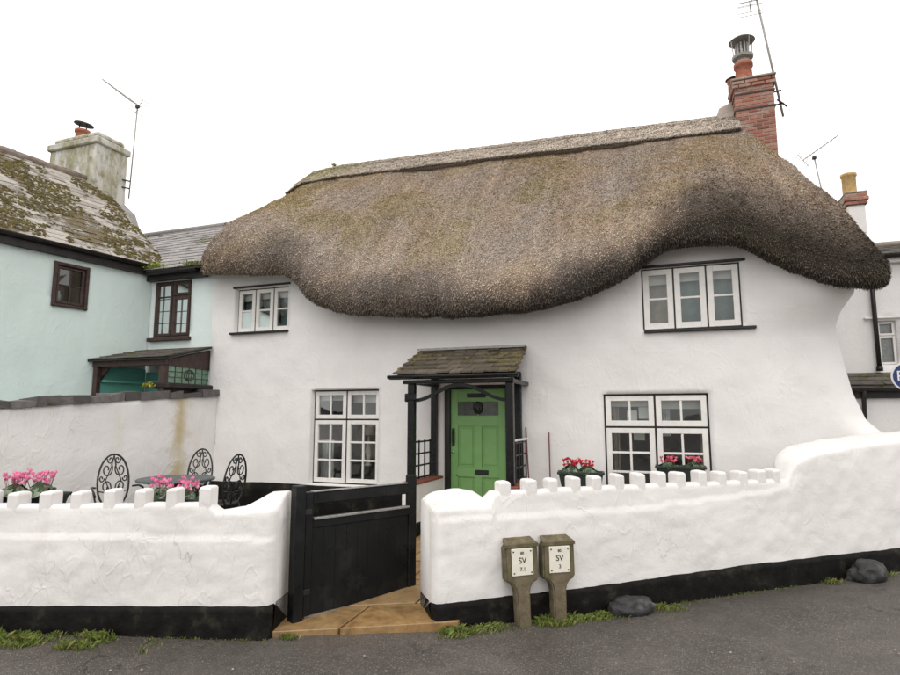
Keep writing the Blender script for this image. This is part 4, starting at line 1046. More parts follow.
MB().prism([MO-MN*2.13+MD*-.29+Vector((0, 0, 5.9)), MO-MN*4.5+MD*-.29+Vector((0, 0, 4.0)), MO+MN*.1+MD*-.29+Vector((0, 0, 4.0))], (0, 0, 0), MD*.2).build('gable_wall', 'mint_render', mint)
rc = slate_roof(mint, 'roof', Vector((-10.9, -.19, 3.965)), Vector((1, 0, 0)), Vector((0, 2.45, 1.56)), 4.05, 2.92, SL2, .29, .20, 'slate_clean', (.7, 3.95), 230, .25)
MB().tube([(-10.9, 2.24, 5.53), (-6.9, 2.24, 5.53)], .06, 8).build('ridge_tile', 'slate_clean', mint, True)
MB().prism([(-10.9, 2.27, 5.50), (-6.9, 2.27, 5.50), (-6.9, 4.8, 3.9), (-10.9, 4.8, 3.9)], (0, 0, -.05), (0, 0, 0)).build('back_slope', 'slate_clean', mint)
# chimney of the mint house
def mint_stack():
    c = MB(); m = MB()
    x0, x1, y0, y1 = -11.15, -9.93, .30, .98
    m.sm = False; k = 14
    for i in range(k+1):
        z = 4.0+(6.72-4.0)*i/k; f = .02*(1-i/k)
        pts = [(x0-f, y0-f), (x1+f, y0-f), (x1+f, y1+f), (x0-f, y1+f)]
        m.v += [(x+.01*fb(x, y, z, 3), y+.01*fb(x, y, z+3, 3), z) for x, y in pts]
    m.f = [(i*4+j, i*4+(j+1)%4, i*4+4+(j+1)%4, i*4+4+j) for i in range(k) for j in range(4)]+[(k*4, k*4+1, k*4+2, k*4+3)]
    ch = m.build('chimney', 'stained_stack', mint); tag(ch, 'broad lichen stained rendered chimney stack')
    MB().rbox(x0-.05, x1+.05, y0-.05, y1+.05, 6.70, 6.83, .02).build('chimney_cap', 'stained_stack', ch)
    MB().rbox(x0+.02, x1-.02, y0+.02, y1-.02, 6.832, 6.97, .05).build('flaunching', 'stained_stack', ch)
    MB().lathe([(.14, 0), (.125, .04), (.12, .20), (.14, .21), (.14, .26), (.10, .26)], 18, (-10.75, .62, 6.96)).build('chimney_pot', 'clay_red', ch, True)
    cp = MB().lathe([(.18, 0), (.17, .02), (.08, .045), (0, .05)], 18); mt = Matrix.Translation((-10.73, .62, 7.34)) @ Matrix.Rotation(R(9), 4, 'Y')
    cp.v = [tuple(mt @ Vector(p)) for p in cp.v]; cp.tube([(-10.85, .62, 7.18), (-10.85, .62, 7.37)], .012, 5).tube([(-10.65, .62, 7.18), (-10.65, .62, 7.34)], .012, 5); cp.build('pot_cap', 'dark_metal', ch)
    # slate-hung skirt down to the valley
    q = MB().prism([(x1-.05, y0-.03, 4.9), (x1+.38, y0-.03+.25, 4.75), (x1+.12, y0+.1, 5.55), (x1-.05, y0-.03, 5.75)], (0, 0, 0), (0, .75, .0)); q.build('skirt', 'slate_clean', ch)
mint_stack()
# lean-to porch of the mint house
def mint_porch():
    x0, x1, yf = -8.17, -6.76, -.84
    m = MB().rbox(x0, x1, yf-.03, yf+.04, 2.32, 2.42, .006); p = m.build('porch', 'brown_timber', mint)
    MB().rbox(x0+.02, x0+.10, yf-.03, yf+.05, .3, 2.318, .006).build('post', 'brown_timber', p); MB().rbox(x1-.11, x1-.001, yf-.03, yf+.05, .3, 2.318, .006).build('post', 'brown_timber', p)
    MB().prism([(0, yf+.04, 2.32), (0, yf+.04, 2.40), (0, .02, 2.62), (0, .02, 2.30)], (x1-.06, 0, 0), (x1, 0, 0)).build('side_board', 'brown_timber', p)
    MB().box(x1-.045, x1-.02, yf+.05, .02, 2.07, 2.318).build('pane', 'stained_glass', p)
    MB().rbox(x1-.07, x1+.004, yf-.04, .02, .3, 2.07, .01).build('side_panel', 'brown_timber', p)
    sl = MB().rbox(x1-.20, x1+.10, yf-.06, .025, 1.98, 2.065, .02).build('ledge', 'dark_fascia', p)
    ld = MB()
    for i in range(1, 6): y = yf+.05+(.81)*i/6; ld.box(x1-.019, x1-.012, y-.004, y+.004, 2.07, 2.318)
    for i in range(1, 3): z = 2.07+.248*i/3; ld.box(x1-.0185, x1-.0125, yf+.05, .02, z-.004, z+.004)
    c = MB(); yc = yf+.46
    ld.tube([(x1-.012, yc+.10*math.cos(a*.3142), 2.195+.08*math.sin(a*.3142)) for a in range(21)], .006, 5).tube([(x1-.012, yc+.05*math.cos(a*.3142), 2.195+.08*math.sin(a*.3142)) for a in range(21)], .005, 5)
    ld.build('lead_line', 'dark_metal', p)
    MB().prism([(x0+.03, yf+.07, 2.31), (x0+.24, yf+.07, 2.31), (x0+.03, yf+.07, 2.10)], (0, -.02, 0), (0, .02, 0)).build('bracket', 'brown_timber', p)
    MB().prism([(x1-.115, yf+.07, 2.31), (x1-.28, yf+.07, 2.31), (x1-.115, yf+.07, 2.12)], (0, -.02, 0), (0, .02, 0)).build('bracket', 'brown_timber', p)
    # tiled top
    O = Vector((x0-.02, yf-.10, 2.42)); up = Vector((0, .96, .245)).normalized(); rows = 5
    MB().prism([O, O+Vector((1.50, 0, 0)), O+Vector((1.50, 0, 0))+up*.94, O+up*.94], (0, 0, -.02), (0, 0, .004)).build('roof_deck', 'dark_fascia', p)
    for r in range(rows):
        x = O.x-(.1 if r % 2 else 0)
        while x < O.x+1.5:
            a, b = max(x, O.x)+.003, min(x+.2, O.x+1.5)-.003
            if b-a > .03:
                y0 = O+up*(r*.19-.01); y1 = O+up*min(.955, r*.19+.24)
                MB().prism([(a, y0.y, y0.z+.022), (b, y0.y, y0.z+.022+random.uniform(-.003, .004)), (b, y1.y, y1.z+.006), (a, y1.y, y1.z+.006)], (0, 0, -.006), (0, 0, .008)).build('roof_tile', 'slate_dark', p)
            x += .2
    # jade painted recess
    MB().box(-8.05, -6.83, .012, .024, .3, 2.30).build('recess_wall', 'jade_render', p)
    MB().rbox(-7.95, -7.3, -.005, .011, .3, 2.18, .01).build('porch_door', 'jade_render', p)
    q = [MO+MN*.030+MD*.02, MO+MN*.042+MD*.02, MO+MN*.042+MD*.78, MO+MN*.030+MD*.78]
    MB().prism(q, (0, 0, .3), (0, 0, 2.34)).build('recess_wall', 'jade_render', p)
    q = [MO+MN*.044+MD*.03, MO+MN*.16+MD*.03, MO+MN*.16+MD*.76, MO+MN*.044+MD*.76]
    MB().prism(q, (0, 0, 2.10), (0, 0, 2.13)).build('shelf', 'jade_render', p)
mint_porch()

# ================================================================== RIGHT-HAND NEIGHBOUR
def right_house():
    h = empty('white_house', (4.5, 3, 0)); tag(h, 'white rendered house with black downpipe behind the right end of the cottage', 'house')
    wo_ = (2.96, 3.20, 2.34, 3.0)
    wall_mesh(lines(2.3, 7.5, .15, wo_[:2]), lines(0, 4.0, .15, wo_[2:]), [wo_], lambda u, z, d: (u, 3.0+d+.012*fb(u, z, 3, 1.2), z), .1).build('wall', 'white_render', h, True)
    wn = window(h, wo_[0], wo_[1], wo_[2], wo_[3], [(0., 1., 0., .66, 1, 1), (0., 1., .66, 1., 1, 1)], 3.05, ('white_paint', 'white_paint'), stile=.03, line=.012)
    MB().box(2.9, 3.26, 3.11, 3.12, 2.3, 3.05).build('blind', 'grey_metal', h)
    MB().rbox(2.80, 3.30, 2.95, 3.06, 3.03, 3.06, .006).build('drip_mould', 'white_paint', wn)
    m = MB().tube([(2.93, 2.94, 4.0), (2.93, 2.94, 2.26)], .032, 8); m.tube([(2.93, 2.94, 2.32), (2.93, 2.94, 2.25)], .045, 8); m.build('downpipe', 'dark_fascia', h, True)
    # lean-to
    O = Vector((2.35, 2.55, 1.98)); MB().prism([(2.35, 2.52, 2.02), (6.5, 2.52, 2.02), (6.5, 3.02, 2.22), (2.35, 3.02, 2.22)], (0, 0, -.05), (0, 0, 0)).build('lean_to_roof', 'slate_dark', h)
    for r in range(3):
        for i in range(8):
            x = 2.33+i*.26+(.13 if r % 2 else 0); y = 2.50+r*.16
            MB().prism([(x, y, 2.02+r*.064+.018), (x+.255, y, 2.02+r*.064+.018+random.uniform(-.004, .006)), (x+.255, y+.22, 2.02+r*.064+.09), (x, y+.22, 2.02+r*.064+.09)], (0, 0, -.006), (0, 0, .006)).build('slate', 'slate_dark', h)
    MB().rbox(2.37, 6.4, 2.56, 2.60, 1.84, 1.965, .005).build('fascia', 'dark_fascia', h)
    gutter((2.35, 2.51, 1.98), (6.4, 2.51, 1.98), .045, h)
    MB().box(2.5, 6.4, 2.62, 2.9, 0, 1.95).build('lean_to_wall', 'white_render', h)
    MB().tube([(2.60, 2.50, 1.95), (2.60, 2.55, 1.85), (2.58, 2.58, 1.2), (2.58, 2.58, .2)], .03, 8).build('downpipe', 'dark_fascia', h, True)
    # main roof
    slate_roof(h, 'roof', Vector((2.2, 2.86, 3.98)), Vector((1, 0, 0)), Vector((0, 2.0, .62)), 5.5, 1.9, MB().rbox(-.13, .13, 0, .30, 0, .011, .004).mesh('slate', 'slate_dark'), .26, .19, 'slate_dark', (.2, 3.0), 130, .4)
    MB().tube([(2.2, 4.68, 4.56), (7.7, 4.68, 4.56)], .06, 8).build('ridge_tile', 'mortar', h, True)
    MB().prism([(2.2, 4.68, 4.52), (7.7, 4.68, 4.52), (7.7, 6.9, 3.9), (2.2, 6.9, 3.9)], (0, 0, -.05), (0, 0, 0)).build('back_slope', 'slate_dark', h)
    MB().box(2.3, 2.4, 3.05, 6.8, 0, 4.0).box(7.4, 7.5, 3.05, 6.8, 0, 4.0).box(2.41, 7.39, 6.7, 6.8, 0, 4.0).build('wall', 'white_render', h)
    gutter((2.25, 2.84, 3.965), (7.6, 2.84, 3.965), .05, h)
    MB().rbox(2.3, 7.5, 2.90, 2.97, 3.86, 3.96, .005).build('fascia', 'white_paint', h)
    # chimney
    st = MB().rbox(3.40, 3.69, 5.6, 6.1, 4.0, 5.62, .02).build('chimney', 'white_render', h)
    og = h.location
    for k in range(3):
        e = .04+.02*(k == 1); x = 3.40-e; z = 5.62+k*.075
        MB().box(3.40-e+.01, 3.69+e-.01, 5.6-e+.01, 6.1+e, z, z+.07).build('mortar_bed', 'mortar', st)
        a, b = 3.40-e, 3.69+e; t = a-(.1 if k % 2 else 0)
        while t < b-.02:
            p, q = max(t, a), min(t+.2, b)
            if q-p > .03: inst('brick', BR[0], st, Matrix.Translation(Vector((p+.004, 5.6-e, z))-og) @ Matrix.Diagonal(((q-p-.008)/.205, 1, 1.28, 1)))
            t += .2
    MB().rbox(3.36, 3.74, 5.56, 6.12, 5.846, 5.88, .01).build('stack_cap', 'mortar', st)
    MB().lathe([(.125, 0), (.12, .04), (.12, .36), (.14, .38), (.14, .43), (.11, .44), (.10, .1)], 20, (3.50, 5.78, 5.87)).build('chimney_pot', 'clay_yellow', st, True)
right_house()

# ================================================================== AERIALS
def yagi(name, label, pole, r, boom, els, group=None, mat='grey_metal', brk=None):
    p0 = Vector(pole[0]); root = empty(name, p0); tag(root, label, 'aerial', group)
    MB().tube(pole, r, 6).build('mast', mat, root, True)
    b0, b1 = Vector(boom[0]), Vector(boom[1]); MB().tube([b0, b1], .009, 5).build('boom', mat, root)
    d = (b1-b0); s = Vector((0, 0, 1)).cross(d).normalized()
    e = MB()
    for i in range(els):
        t = (i+.5)/els; c = b0+d*t; l = .20-.10*t; e.tube([c-s*l, c+s*l], .004, 4)
    e.build('element', mat, root)
    u = d.cross(s).normalized(); rf = MB()
    for k in (-.14, -.07, .07, .14): rf.tube([b0+u*k-s*.18, b0+u*k+s*.18], .005, 4)
    rf.tube([b0-u*.16, b0+u*.16], .006, 4); rf.build('reflector', mat, root)
    MB().rbox(-.035, .035, -.03, .03, -.03, .03, .006, Matrix.Translation(Vector(pole[-1]))).build('clamp', 'dark_metal', root)
    for a, b in (brk or []): MB().tube([a, b], .014, 6).build('bracket', 'dark_metal', root)
    return root
yagi('television_aerial', 'thin television aerial fixed to the stained chimney of the mint house', [(-9.86, 1.02, 5.85), (-9.80, 1.02, 7.76)], .013, [(-9.76, 1.02, 7.76), (-10.86, 1.05, 8.58)], 14, None, brk=[((-9.93, .90, 6.05), (-9.85, 1.03, 6.05)), ((-9.93, .90, 6.20), (-9.85, 1.03, 6.20))])
yagi('television_aerial', 'tall leaning aerial mast strapped to the brick chimney', [(1.86, 2.55, 6.22), (1.55, 2.55, 8.75)], .017, [(1.50, 2.50, 8.10), (1.50, 1.9, 8.22)], 6, None, brk=[((1.735, 2.50, 6.40), (1.88, 2.56, 6.44)), ((1.735, 2.50, 6.62), (1.86, 2.56, 6.66)), ((1.78, 2.45, 6.46), (1.93, 2.60, 6.40))])
yagi('television_aerial', 'small aerial beside the yellow chimney pot of the white house', [(3.34, 5.75, 5.4), (3.02, 5.75, 6.05), (2.94, 5.75, 6.72)], .013, [(2.74, 5.75, 6.70), (3.40, 5.78, 7.14)], 10, None)

# ================================================================== STREET THINGS
def text_mesh(s, size, depth=.0015):
    cu = bpy.data.curves.new('t', 'FONT'); cu.body = s; cu.size = size; cu.extrude = depth; cu.align_x = 'CENTER'; cu.align_y = 'CENTER'
    o = bpy.data.objects.new('t', cu); col.objects.link(o); bpy.context.view_layer.update()
    me = bpy.data.meshes.new_from_object(o.evaluated_get(bpy.context.evaluated_depsgraph_get())); bpy.data.objects.remove(o); return me
def marker(label, s, lines_, tilt, grp):
    """concrete valve marker in its own frame: x along the wall, y back, z up"""
    q = RA+RD*s-RN*.10
    root = empty('valve_marker_post', (q.x, q.y, 0)); root.rotation_euler = (R(-3), R(tilt), math.atan2(RD.y, RD.x)); tag(root, label, 'marker post', grp)
    W, T = .135, .05
    def local(mb, nm, mat, par=None, sm=False):
        o = bpy.data.objects.new(nm, mb.mesh(nm, mat, (0, 0, 0), sm)); col.objects.link(o); o.parent = par or root; return o
    pr = [(-.052, -.12), (.052, -.12), (.056, .24), (.066, .285), (.09, .315), (W, .335), (W, .60), (-W, .60), (-W, .335), (-.09, .315), (-.066, .285), (-.056, .24)]
    m = MB().prism([Vector((x, 0, z)) for x, z in pr], (0, -T, 0), (0, T, 0))
    bm = bmesh.new(); me = m.mesh('x', None); bm.from_mesh(me); bmesh.ops.bevel(bm, geom=[e for e in bm.edges if e.calc_face_angle(0) > .6], offset=.012, segments=2, affect='EDGES'); bm.verts.index_update()
    m2 = MB(); m2.add([v.co.copy() for v in bm.verts], [[v.index for v in f.verts] for f in bm.faces]); bm.free(); local(m2, 'post', 'mossy_concrete')
    cap = MB().prism([(-W-.004, -T-.006, .595), (W+.004, -T-.006, .595), (W-.02, T, .635), (-W+.02, T, .635)], (0, 0, -.012), (0, 0, .012)); local(cap, 'sloped_cap', 'mossy_concrete')
    pl = local(MB().rbox(-.088, .088, -T-.009, -T-.001, .375, .575, .003), 'plate', 'cream_plate')
    rot = Matrix.Rotation(R(90), 4, 'X')
    for tx, z, sz in lines_:
        me = text_mesh(tx, sz); me.materials.clear(); me.materials.append(M['print_black']); o = bpy.data.objects.new('lettering', me); col.objects.link(o); o.parent = pl
        o.matrix_basis = Matrix.Translation((0, -T-.0105, z)) @ rot
    for x in (-.072, .072):
        for z in (.395, .553):
            k = MB().lathe([(.006, 0), (.006, .003), (.003, .005)], 8); k.v = [(x+a, -T-.009-c_, z+b_) for a, b_, c_ in k.v]; local(k, 'screw', 'print_black', pl)
marker('concrete marker post reading SV 7.1, left of the pair by the wall', .695, [('80', .540, .030), ('SV', .485, .062), ('7.1', .422, .040)], -1.2, 'concrete valve markers')
marker('concrete marker post reading SV 3, right of the pair by the wall', .995, [('80', .540, .030), ('SV', .485, .062), ('3', .422, .040)], .6, 'concrete valve markers')
def boulder(label, x, y, rx, ry, rz, seed):
    bm = bmesh.new(); bmesh.ops.create_icosphere(bm, subdivisions=4, radius=1)
    for v in bm.verts:
        p = v.co.copy(); d = 1+.30*mnoise.noise(p*1.4+Vector((seed, 0, 0)))+.10*mnoise.noise(p*3.4+Vector((seed, 3, 0)))+.04*mnoise.noise(p*9+Vector((seed, 3, 0)))
        q = Vector((p.x*d, p.y*d, p.z*d)); q.z = min(q.z, .86+.05*mnoise.noise(p*3)); q.x = max(min(q.x, .93), -.95)
        v.co = Vector((q.x*rx, q.y*ry, q.z*rz))
    bm.verts.index_update(); m = MB(); m.add([v.co.copy() for v in bm.verts], [[v.index for v in f.verts] for f in bm.faces]); bm.free()
    o = bpy.data.objects.new('boulder', m.mesh('boulder', 'dark_boulder', (0, 0, 0), True)); col.objects.link(o); o.location = (x, y, road_z(x, y)+rz*.55); o.rotation_euler = (0, 0, math.atan2(RD.y, RD.x)); tag(o, label, 'boulder', 'boulders at the wall foot')
q = RA+RD*1.63-RN*.12; boulder('flat dark boulder at the wall foot right of the marker posts', q.x, q.y, .20, .11, .095, 2)
q = RA+RD*4.10-RN*.13; boulder('rounded dark boulder at the wall foot near the right edge', q.x, q.y, .175, .12, .12, 8)
# round blue sign on its post
def sign():
    x, y, z = 2.83, 1.5, 2.085
    root = empty('round_sign', (x, y+.06, 0)); tag(root, 'round blue sign with white lettering at the right edge of the picture', 'sign')
    MB().tube([(x, y+.06, .0), (x, y+.06, 2.3)], .03, 10).build('pole', 'grey_metal', root, True)
    d = MB().lathe([(.185, 0), (.19, .005), (.185, .012)], 40); d.v = [(x+p[0], y+.02-p[2], z+p[1]) for p in d.v]; d.build('rim', 'sign_white', root)
    d = MB().lathe([(.168, 0), (.168, .004)], 40); d.v = [(x+p[0], y+.007-p[2], z+p[1]) for p in d.v]; ds = d.build('disc', 'blue_sign', root)
    me = text_mesh('P', .19); me.materials.clear(); me.materials.append(M['sign_white']); o = bpy.data.objects.new('lettering', me); col.objects.link(o); o.parent = ds
    o.matrix_basis = Matrix.Translation(Vector((x-.085, y+.0015, z))-origin(root)) @ Matrix.Rotation(R(90), 4, 'X')
    MB().rbox(x-.05, x+.05, y+.019, y+.04, z-.02, z+.02, .004).build('bracket', 'grey_metal', root)
sign()

# ================================================================== FLOWERS AND TROUGHS
def trough(label, c, L, W, H, ang, grp, legs=0.):
    root = empty('flower_trough', (c[0], c[1], c[2]-legs)); root.rotation_euler[2] = ang; tag(root, label, 'planter', grp)
    def loc(mb, nm, mat): o = bpy.data.objects.new(nm, mb.mesh(nm, mat)); col.objects.link(o); o.parent = root
    z = legs; a, b, a2, b2 = L/2, W/2, L/2*.84, W/2*.78
    m = MB(); m.v = [(-a2, -b2, z), (a2, -b2, z), (a2, b2, z), (-a2, b2, z), (-a, -b, z+H), (a, -b, z+H), (a, b, z+H), (-a, b, z+H), (-a+.012, -b+.012, z+H), (a-.012, -b+.012, z+H), (a-.012, b-.012, z+H), (-a+.012, b-.012, z+H), (-a+.02, -b+.02, z+H-.03), (a-.02, -b+.02, z+H-.03), (a-.02, b-.02, z+H-.03), (-a+.02, b-.02, z+H-.03)]
    m.f = [(3,2,1,0)]+[(k, (k+1)%4, 4+(k+1)%4, 4+k) for k in range(4)]+[(4+k, 4+(k+1)%4, 8+(k+1)%4, 8+k) for k in range(4)]+[(8+k, 8+(k+1)%4, 12+(k+1)%4, 12+k) for k in range(4)]
    loc(m, 'body', 'planter_plastic')
    r = MB(); r.rbox(-a-.012, a+.012, -b-.012, -b+.006, z+H-.025, z+H+.004, .004).rbox(-a-.012, a+.012, b-.006, b+.012, z+H-.025, z+H+.004, .004).rbox(-a-.012, -a+.006, -b, b, z+H-.024, z+H+.003, .004).rbox(a-.006, a+.012, -b, b, z+H-.024, z+H+.003, .004); loc(r, 'rim', 'planter_plastic')
    loc(MB().box(-a+.02, a-.02, -b+.02, b-.02, z+H-.06, z+H-.03), 'soil', 'soil')
    if legs:
        s = MB()
        for sx in (-1, 1):
            for sy in (-1, 1): s.tube([(sx*a2*.9, sy*b2*.9, z), (sx*a2*.95, sy*b2, 0)], .009, 6)
            s.tube([(sx*a2*.9, -b2, z-.01), (sx*a2*.9, b2, z-.01)], .008, 6)
        loc(s, 'stand', 'cast_iron')
    return root, Vector(c)+Vector((0, 0, H-.03))
def cyclamen(label, pos, r, h, petal, pale, nfl, seed, grp):
    rg = np.random.default_rng(seed); root = empty('cyclamen_plant', pos); tag(root, label, 'flowers', grp)
    vs, fs, cs = [], [], []
    def leaf(c, nrm, size, colr):
        nrm = nrm.normalized(); t = nrm.cross(Vector((rg.normal(), rg.normal(), .1))).normalized(); b = nrm.cross(t); o = len(vs); n = 7
        vs.append(tuple(c-nrm*size*.15)); cs.append([v*.7 for v in colr])
        for k in range(n):
            a = 2*math.pi*k/n; rr = size*(1-.25*(k == 0)+.1*math.sin(3*a)); vs.append(tuple(c+(t*math.cos(a)+b*math.sin(a))*rr)); cs.append(colr)
        for k in range(n): fs.append((o, o+1+k, o+1+(k+1) % n))
    for _ in range(120):
        a = rg.uniform(0, 6.283); q = math.sqrt(rg.random())*r; z = h*.12+h*.42*(1-(q/r)**2)*rg.uniform(.4, 1); g = rg.uniform(.6, 1.3)
        cl = (.045*g, .085*g, .035*g) if rg.random() < .62 else (.20*g, .24*g, .17*g)
        leaf(Vector((q*math.cos(a), q*math.sin(a), z)), Vector((math.cos(a)*.8+rg.normal(0, .3), math.sin(a)*.8+rg.normal(0, .3), .8)), rg.uniform(.022, .036), cl)
    me = fast_mesh('foliage', vs, fs, 'leaf', np.array(cs)); o = bpy.data.objects.new('foliage', me); col.objects.link(o); o.parent = root; tag(o, kind='stuff')
    vs, fs, cs = [], [], []; st = MB()
    for _ in range(nfl):
        a = rg.uniform(0, 6.283); q = math.sqrt(rg.random())*r*.85; z = h*(rg.uniform(.50, .92)+.1*(rg.random() < .2)); c = Vector((q*math.cos(a), q*math.sin(a), z)); lean = Vector((rg.normal(0, .25), rg.normal(0, .25), 1))
        k0 = rg.random(); cc = np.array(petal)*(1-k0*.45)+np.array(pale)*k0*.45
        for k in range(5):
            b = 2*math.pi*k/5+a; d = Vector((math.cos(b), math.sin(b), 0)); sd = Vector((-math.sin(b), math.cos(b), 0)); L = rg.uniform(.017, .031); wd = L*rg.uniform(.3, .5); o = len(vs)
            p0 = c+d*.004; p1 = c+d*.016+lean*L*.55; p2 = c+d*.012+lean*L
            for p in (p0-sd*wd*.3, p0+sd*wd*.3, p1+sd*wd, p2+sd*wd*.3, p2-sd*wd*.3, p1-sd*wd): vs.append(tuple(p)); cs.append(cc*rg.uniform(.85, 1.1))
            fs += [(o, o+1, o+2), (o, o+2, o+5), (o+5, o+2, o+3), (o+5, o+3, o+4)]
        st.tube([(q*.5*math.cos(a), q*.5*math.sin(a), 0), c], .002, 4, False)
    me = fast_mesh('flowers', vs, fs, 'petal', np.clip(np.array(cs), 0, 1)); o = bpy.data.objects.new('flowers', me); col.objects.link(o); o.parent = root; tag(o, kind='stuff')
    me = st.mesh('stems', 'leaf'); setcol(me, [(.16, .06, .05, 1)]*len(me.vertices)); o = bpy.data.objects.new('stems', me); col.objects.link(o); o.parent = root; tag(o, kind='stuff')
PINK, PPALE = (.86, .17, .40), (.90, .55, .66); RED, RPALE = (.62, .008, .028), (.70, .10, .12)
la = math.atan2(LD.y, LD.x)
gA, gB, gC = 'troughs on the left wall ledge', 'troughs under the right window', 'pink cyclamens on the left wall'
c1 = LA+LD*-.12+LN*.29; T1, z1 = trough('dark flower trough on the left wall ledge at the picture edge', (c1.x, c1.y, .80), .60, .20, .17, la, gA)
for k, (s, lb) in enumerate(((-.21, 'pink cyclamen at the left picture edge, in the leftmost trough'), (.02, 'pink cyclamen at the right end of the leftmost trough'))):
    p = LA+LD*s+LN*.27; cyclamen(lb, (p.x, p.y, z1.z), .125, .21 if k else .20, PINK, PPALE, 30, 20+k, gC)
c2 = LA+LD*1.14+LN*.29; T2, z2 = trough('dark flower trough on the left wall ledge in front of the garden table', (c2.x, c2.y, .80), .46, .20, .15, la, gA)
for k, (s, lb) in enumerate(((1.02, 'bright pink cyclamen left in the trough before the garden table'), (1.24, 'paler pink cyclamen right in the trough before the garden table'))):
    p = LA+LD*s+LN*.28; cyclamen(lb, (p.x, p.y, z2.z), .105, .20-.02*k, PINK, (.9, .6, .68) if k else PPALE, 24-6*k, 30+k, gC)
T3, z3 = trough('dark tapered trough of red flowers left of the lower right window', (-.99, -.42, .76), .50, .20, .20, .12, gB, .46)
for k, x in enumerate((-1.10, -.92)): cyclamen(('bright red cyclamen, left one in the trough beside the right window', 'bright red cyclamen, right one in the trough beside the right window')[k], (x, -.42+.02*k, z3.z), .12, .18, RED, RPALE, 24, 40+k, 'red cyclamens')
T4, z4 = trough('dark tapered trough in front of the lower right window', (.08, -.36, .86), .50, .20, .19, .0, gB, .56)
for k, x in enumerate((-.04, .22)): cyclamen(('small rosy cyclamen left in the trough under the right window', 'small rosy cyclamen right in the trough under the right window')[k], (x, -.36, z4.z), .10, .13, (.66, .06, .14), (.85, .5, .5), 20, 50+k, 'rosy cyclamens under the right window')

# ================================================================== GARDEN TABLE AND CHAIRS
def scroll(c, r0, turns, a0, n=18, flip=1):
    return [(c[0]+flip*r0*(1-t*.82)*math.cos(a0+t*turns*6.283), c[1]+r0*(1-t*.82)*math.sin(a0+t*turns*6.283)) for t in [i/n for i in range(n+1)]]
def make_chair():
    root = empty('garden_chair', (0, 0, 0)); IR = 'cast_iron'
    def loc(mb, nm, sm=True): o = bpy.data.objects.new(nm, mb.mesh(nm, IR, (0, 0, 0), sm)); col.objects.link(o); o.parent = root
    s = MB().tube([(.22*math.cos(a*.2618), .22*math.sin(a*.2618)*.95, .43) for a in range(25)], .012, 6)
    for k in range(-3, 4): x = k*.058; y = math.sqrt(max(0, .21**2-x*x))*.95; s.tube([(x, -y, .43), (x, y, .43)], .006, 5); s.tube([(-y, x, .431), (y, x, .431)], .006, 5)
    loc(s, 'seat')
    for sx in (-1, 1):
        loc(MB().tube([(sx*.15, -.15, .43), (sx*.18, -.19, .33), (sx*.165, -.19, .18), (sx*.19, -.22, .03), (sx*.20, -.235, .0)], [.013, .014, .011, .012, .015], 6), 'leg')
        loc(MB().tube([(sx*.15, .15, .43), (sx*.165, .19, .33), (sx*.155, .19, .18), (sx*.18, .23, .03), (sx*.19, .245, .0)], [.013, .014, .011, .012, .015], 6), 'leg')
        arm = MB().tube([(sx*.19, .17, .64), (sx*.235, .08, .655), (sx*.25, -.06, .645), (sx*.245, -.15, .625), (sx*.235, -.175, .59), (sx*.232, -.15, .57)], .012, 6).tube([(sx*.245, -.10, .64), (sx*.225, -.12, .54), (sx*.20, -.13, .43)], .010, 6); loc(arm, 'arm')
    B = lambda u, v: (u*.80, .20+.10*(v-.43)/.5, v if v < .55 else .55+(v-.55)*1.22)     # back plane, leaning
    hoop = [(.20*math.sin(t)*(1 if abs(math.sin(t)) < .999 else 1), .66+.26*(-math.cos(t))) for t in [math.pi*.12+ (2*math.pi-.24*math.pi)*i/28 for i in range(29)]]
    bk = MB().tube([B(*p) for p in hoop], .011, 6); loc(bk, 'back_frame')
    sc_ = MB()
    for f in (-1, 1):
        for c, r0, a0, tn in (((.085, .78), .075, 2.4, 1.2), ((.09, .62), .07, -2.2, -1.2), ((.06, .50), .05, 1.0, 1.1), ((.045, .87), .04, .2, -1.1), ((.15, .70), .035, 3.1, 1.1)):
            sc_.tube([B(f*x, v) for x, v in scroll(c, r0, tn, a0)], .0075, 5)
        sc_.tube([B(f*.0, .42), B(f*.02, .55), B(f*.10, .68), B(f*.03, .80), B(0, .91)], .007, 5)
    sc_.tube([B(-.19, .585), B(0, .56), B(.19, .585)], .007, 5); loc(sc_, 'scrollwork')
    return root
ch0 = make_chair()
spots = [((-5.86, -2.33, .15), R(58), 'black scrolled iron garden chair left of the round table'),
         ((-5.84, -1.22, .15), R(20), 'black scrolled iron garden chair behind the round table'),
         ((-5.02, -1.66, .15), R(-98), 'black scrolled iron garden chair right of the round table, by the black plinth')]
for i, (p, a, lb) in enumerate(spots):
    c = ch0 if i == 0 else copy_tree(ch0); c.location = p; c.rotation_euler = (0, 0, a); tag(c, lb, 'chair', 'iron garden chairs')
def make_table():
    c = (-5.42, -1.92, .15); root = empty('garden_table', c); tag(root, 'round grey garden table on the terrace', 'table')
    MB().lathe([(.40, .700), (.42, .705), (.425, .715), (.42, .728), (.40, .732)], 40, c).build('tabletop', 'tabletop_metal', root)
    MB().lathe([(.03, .12), (.045, .2), (.025, .4), (.04, .6), (.09, .699)], 16, c).build('pedestal', 'cast_iron', root, True)
    for k in range(3):
        a = k*2.094+.4; MB().tube([(c[0], c[1], c[2]+.22), (c[0]+.15*math.cos(a), c[1]+.15*math.sin(a), c[2]+.16), (c[0]+.27*math.cos(a), c[1]+.27*math.sin(a), c[2]+.015)], .016, 6).build('foot', 'cast_iron', root, True)
make_table()
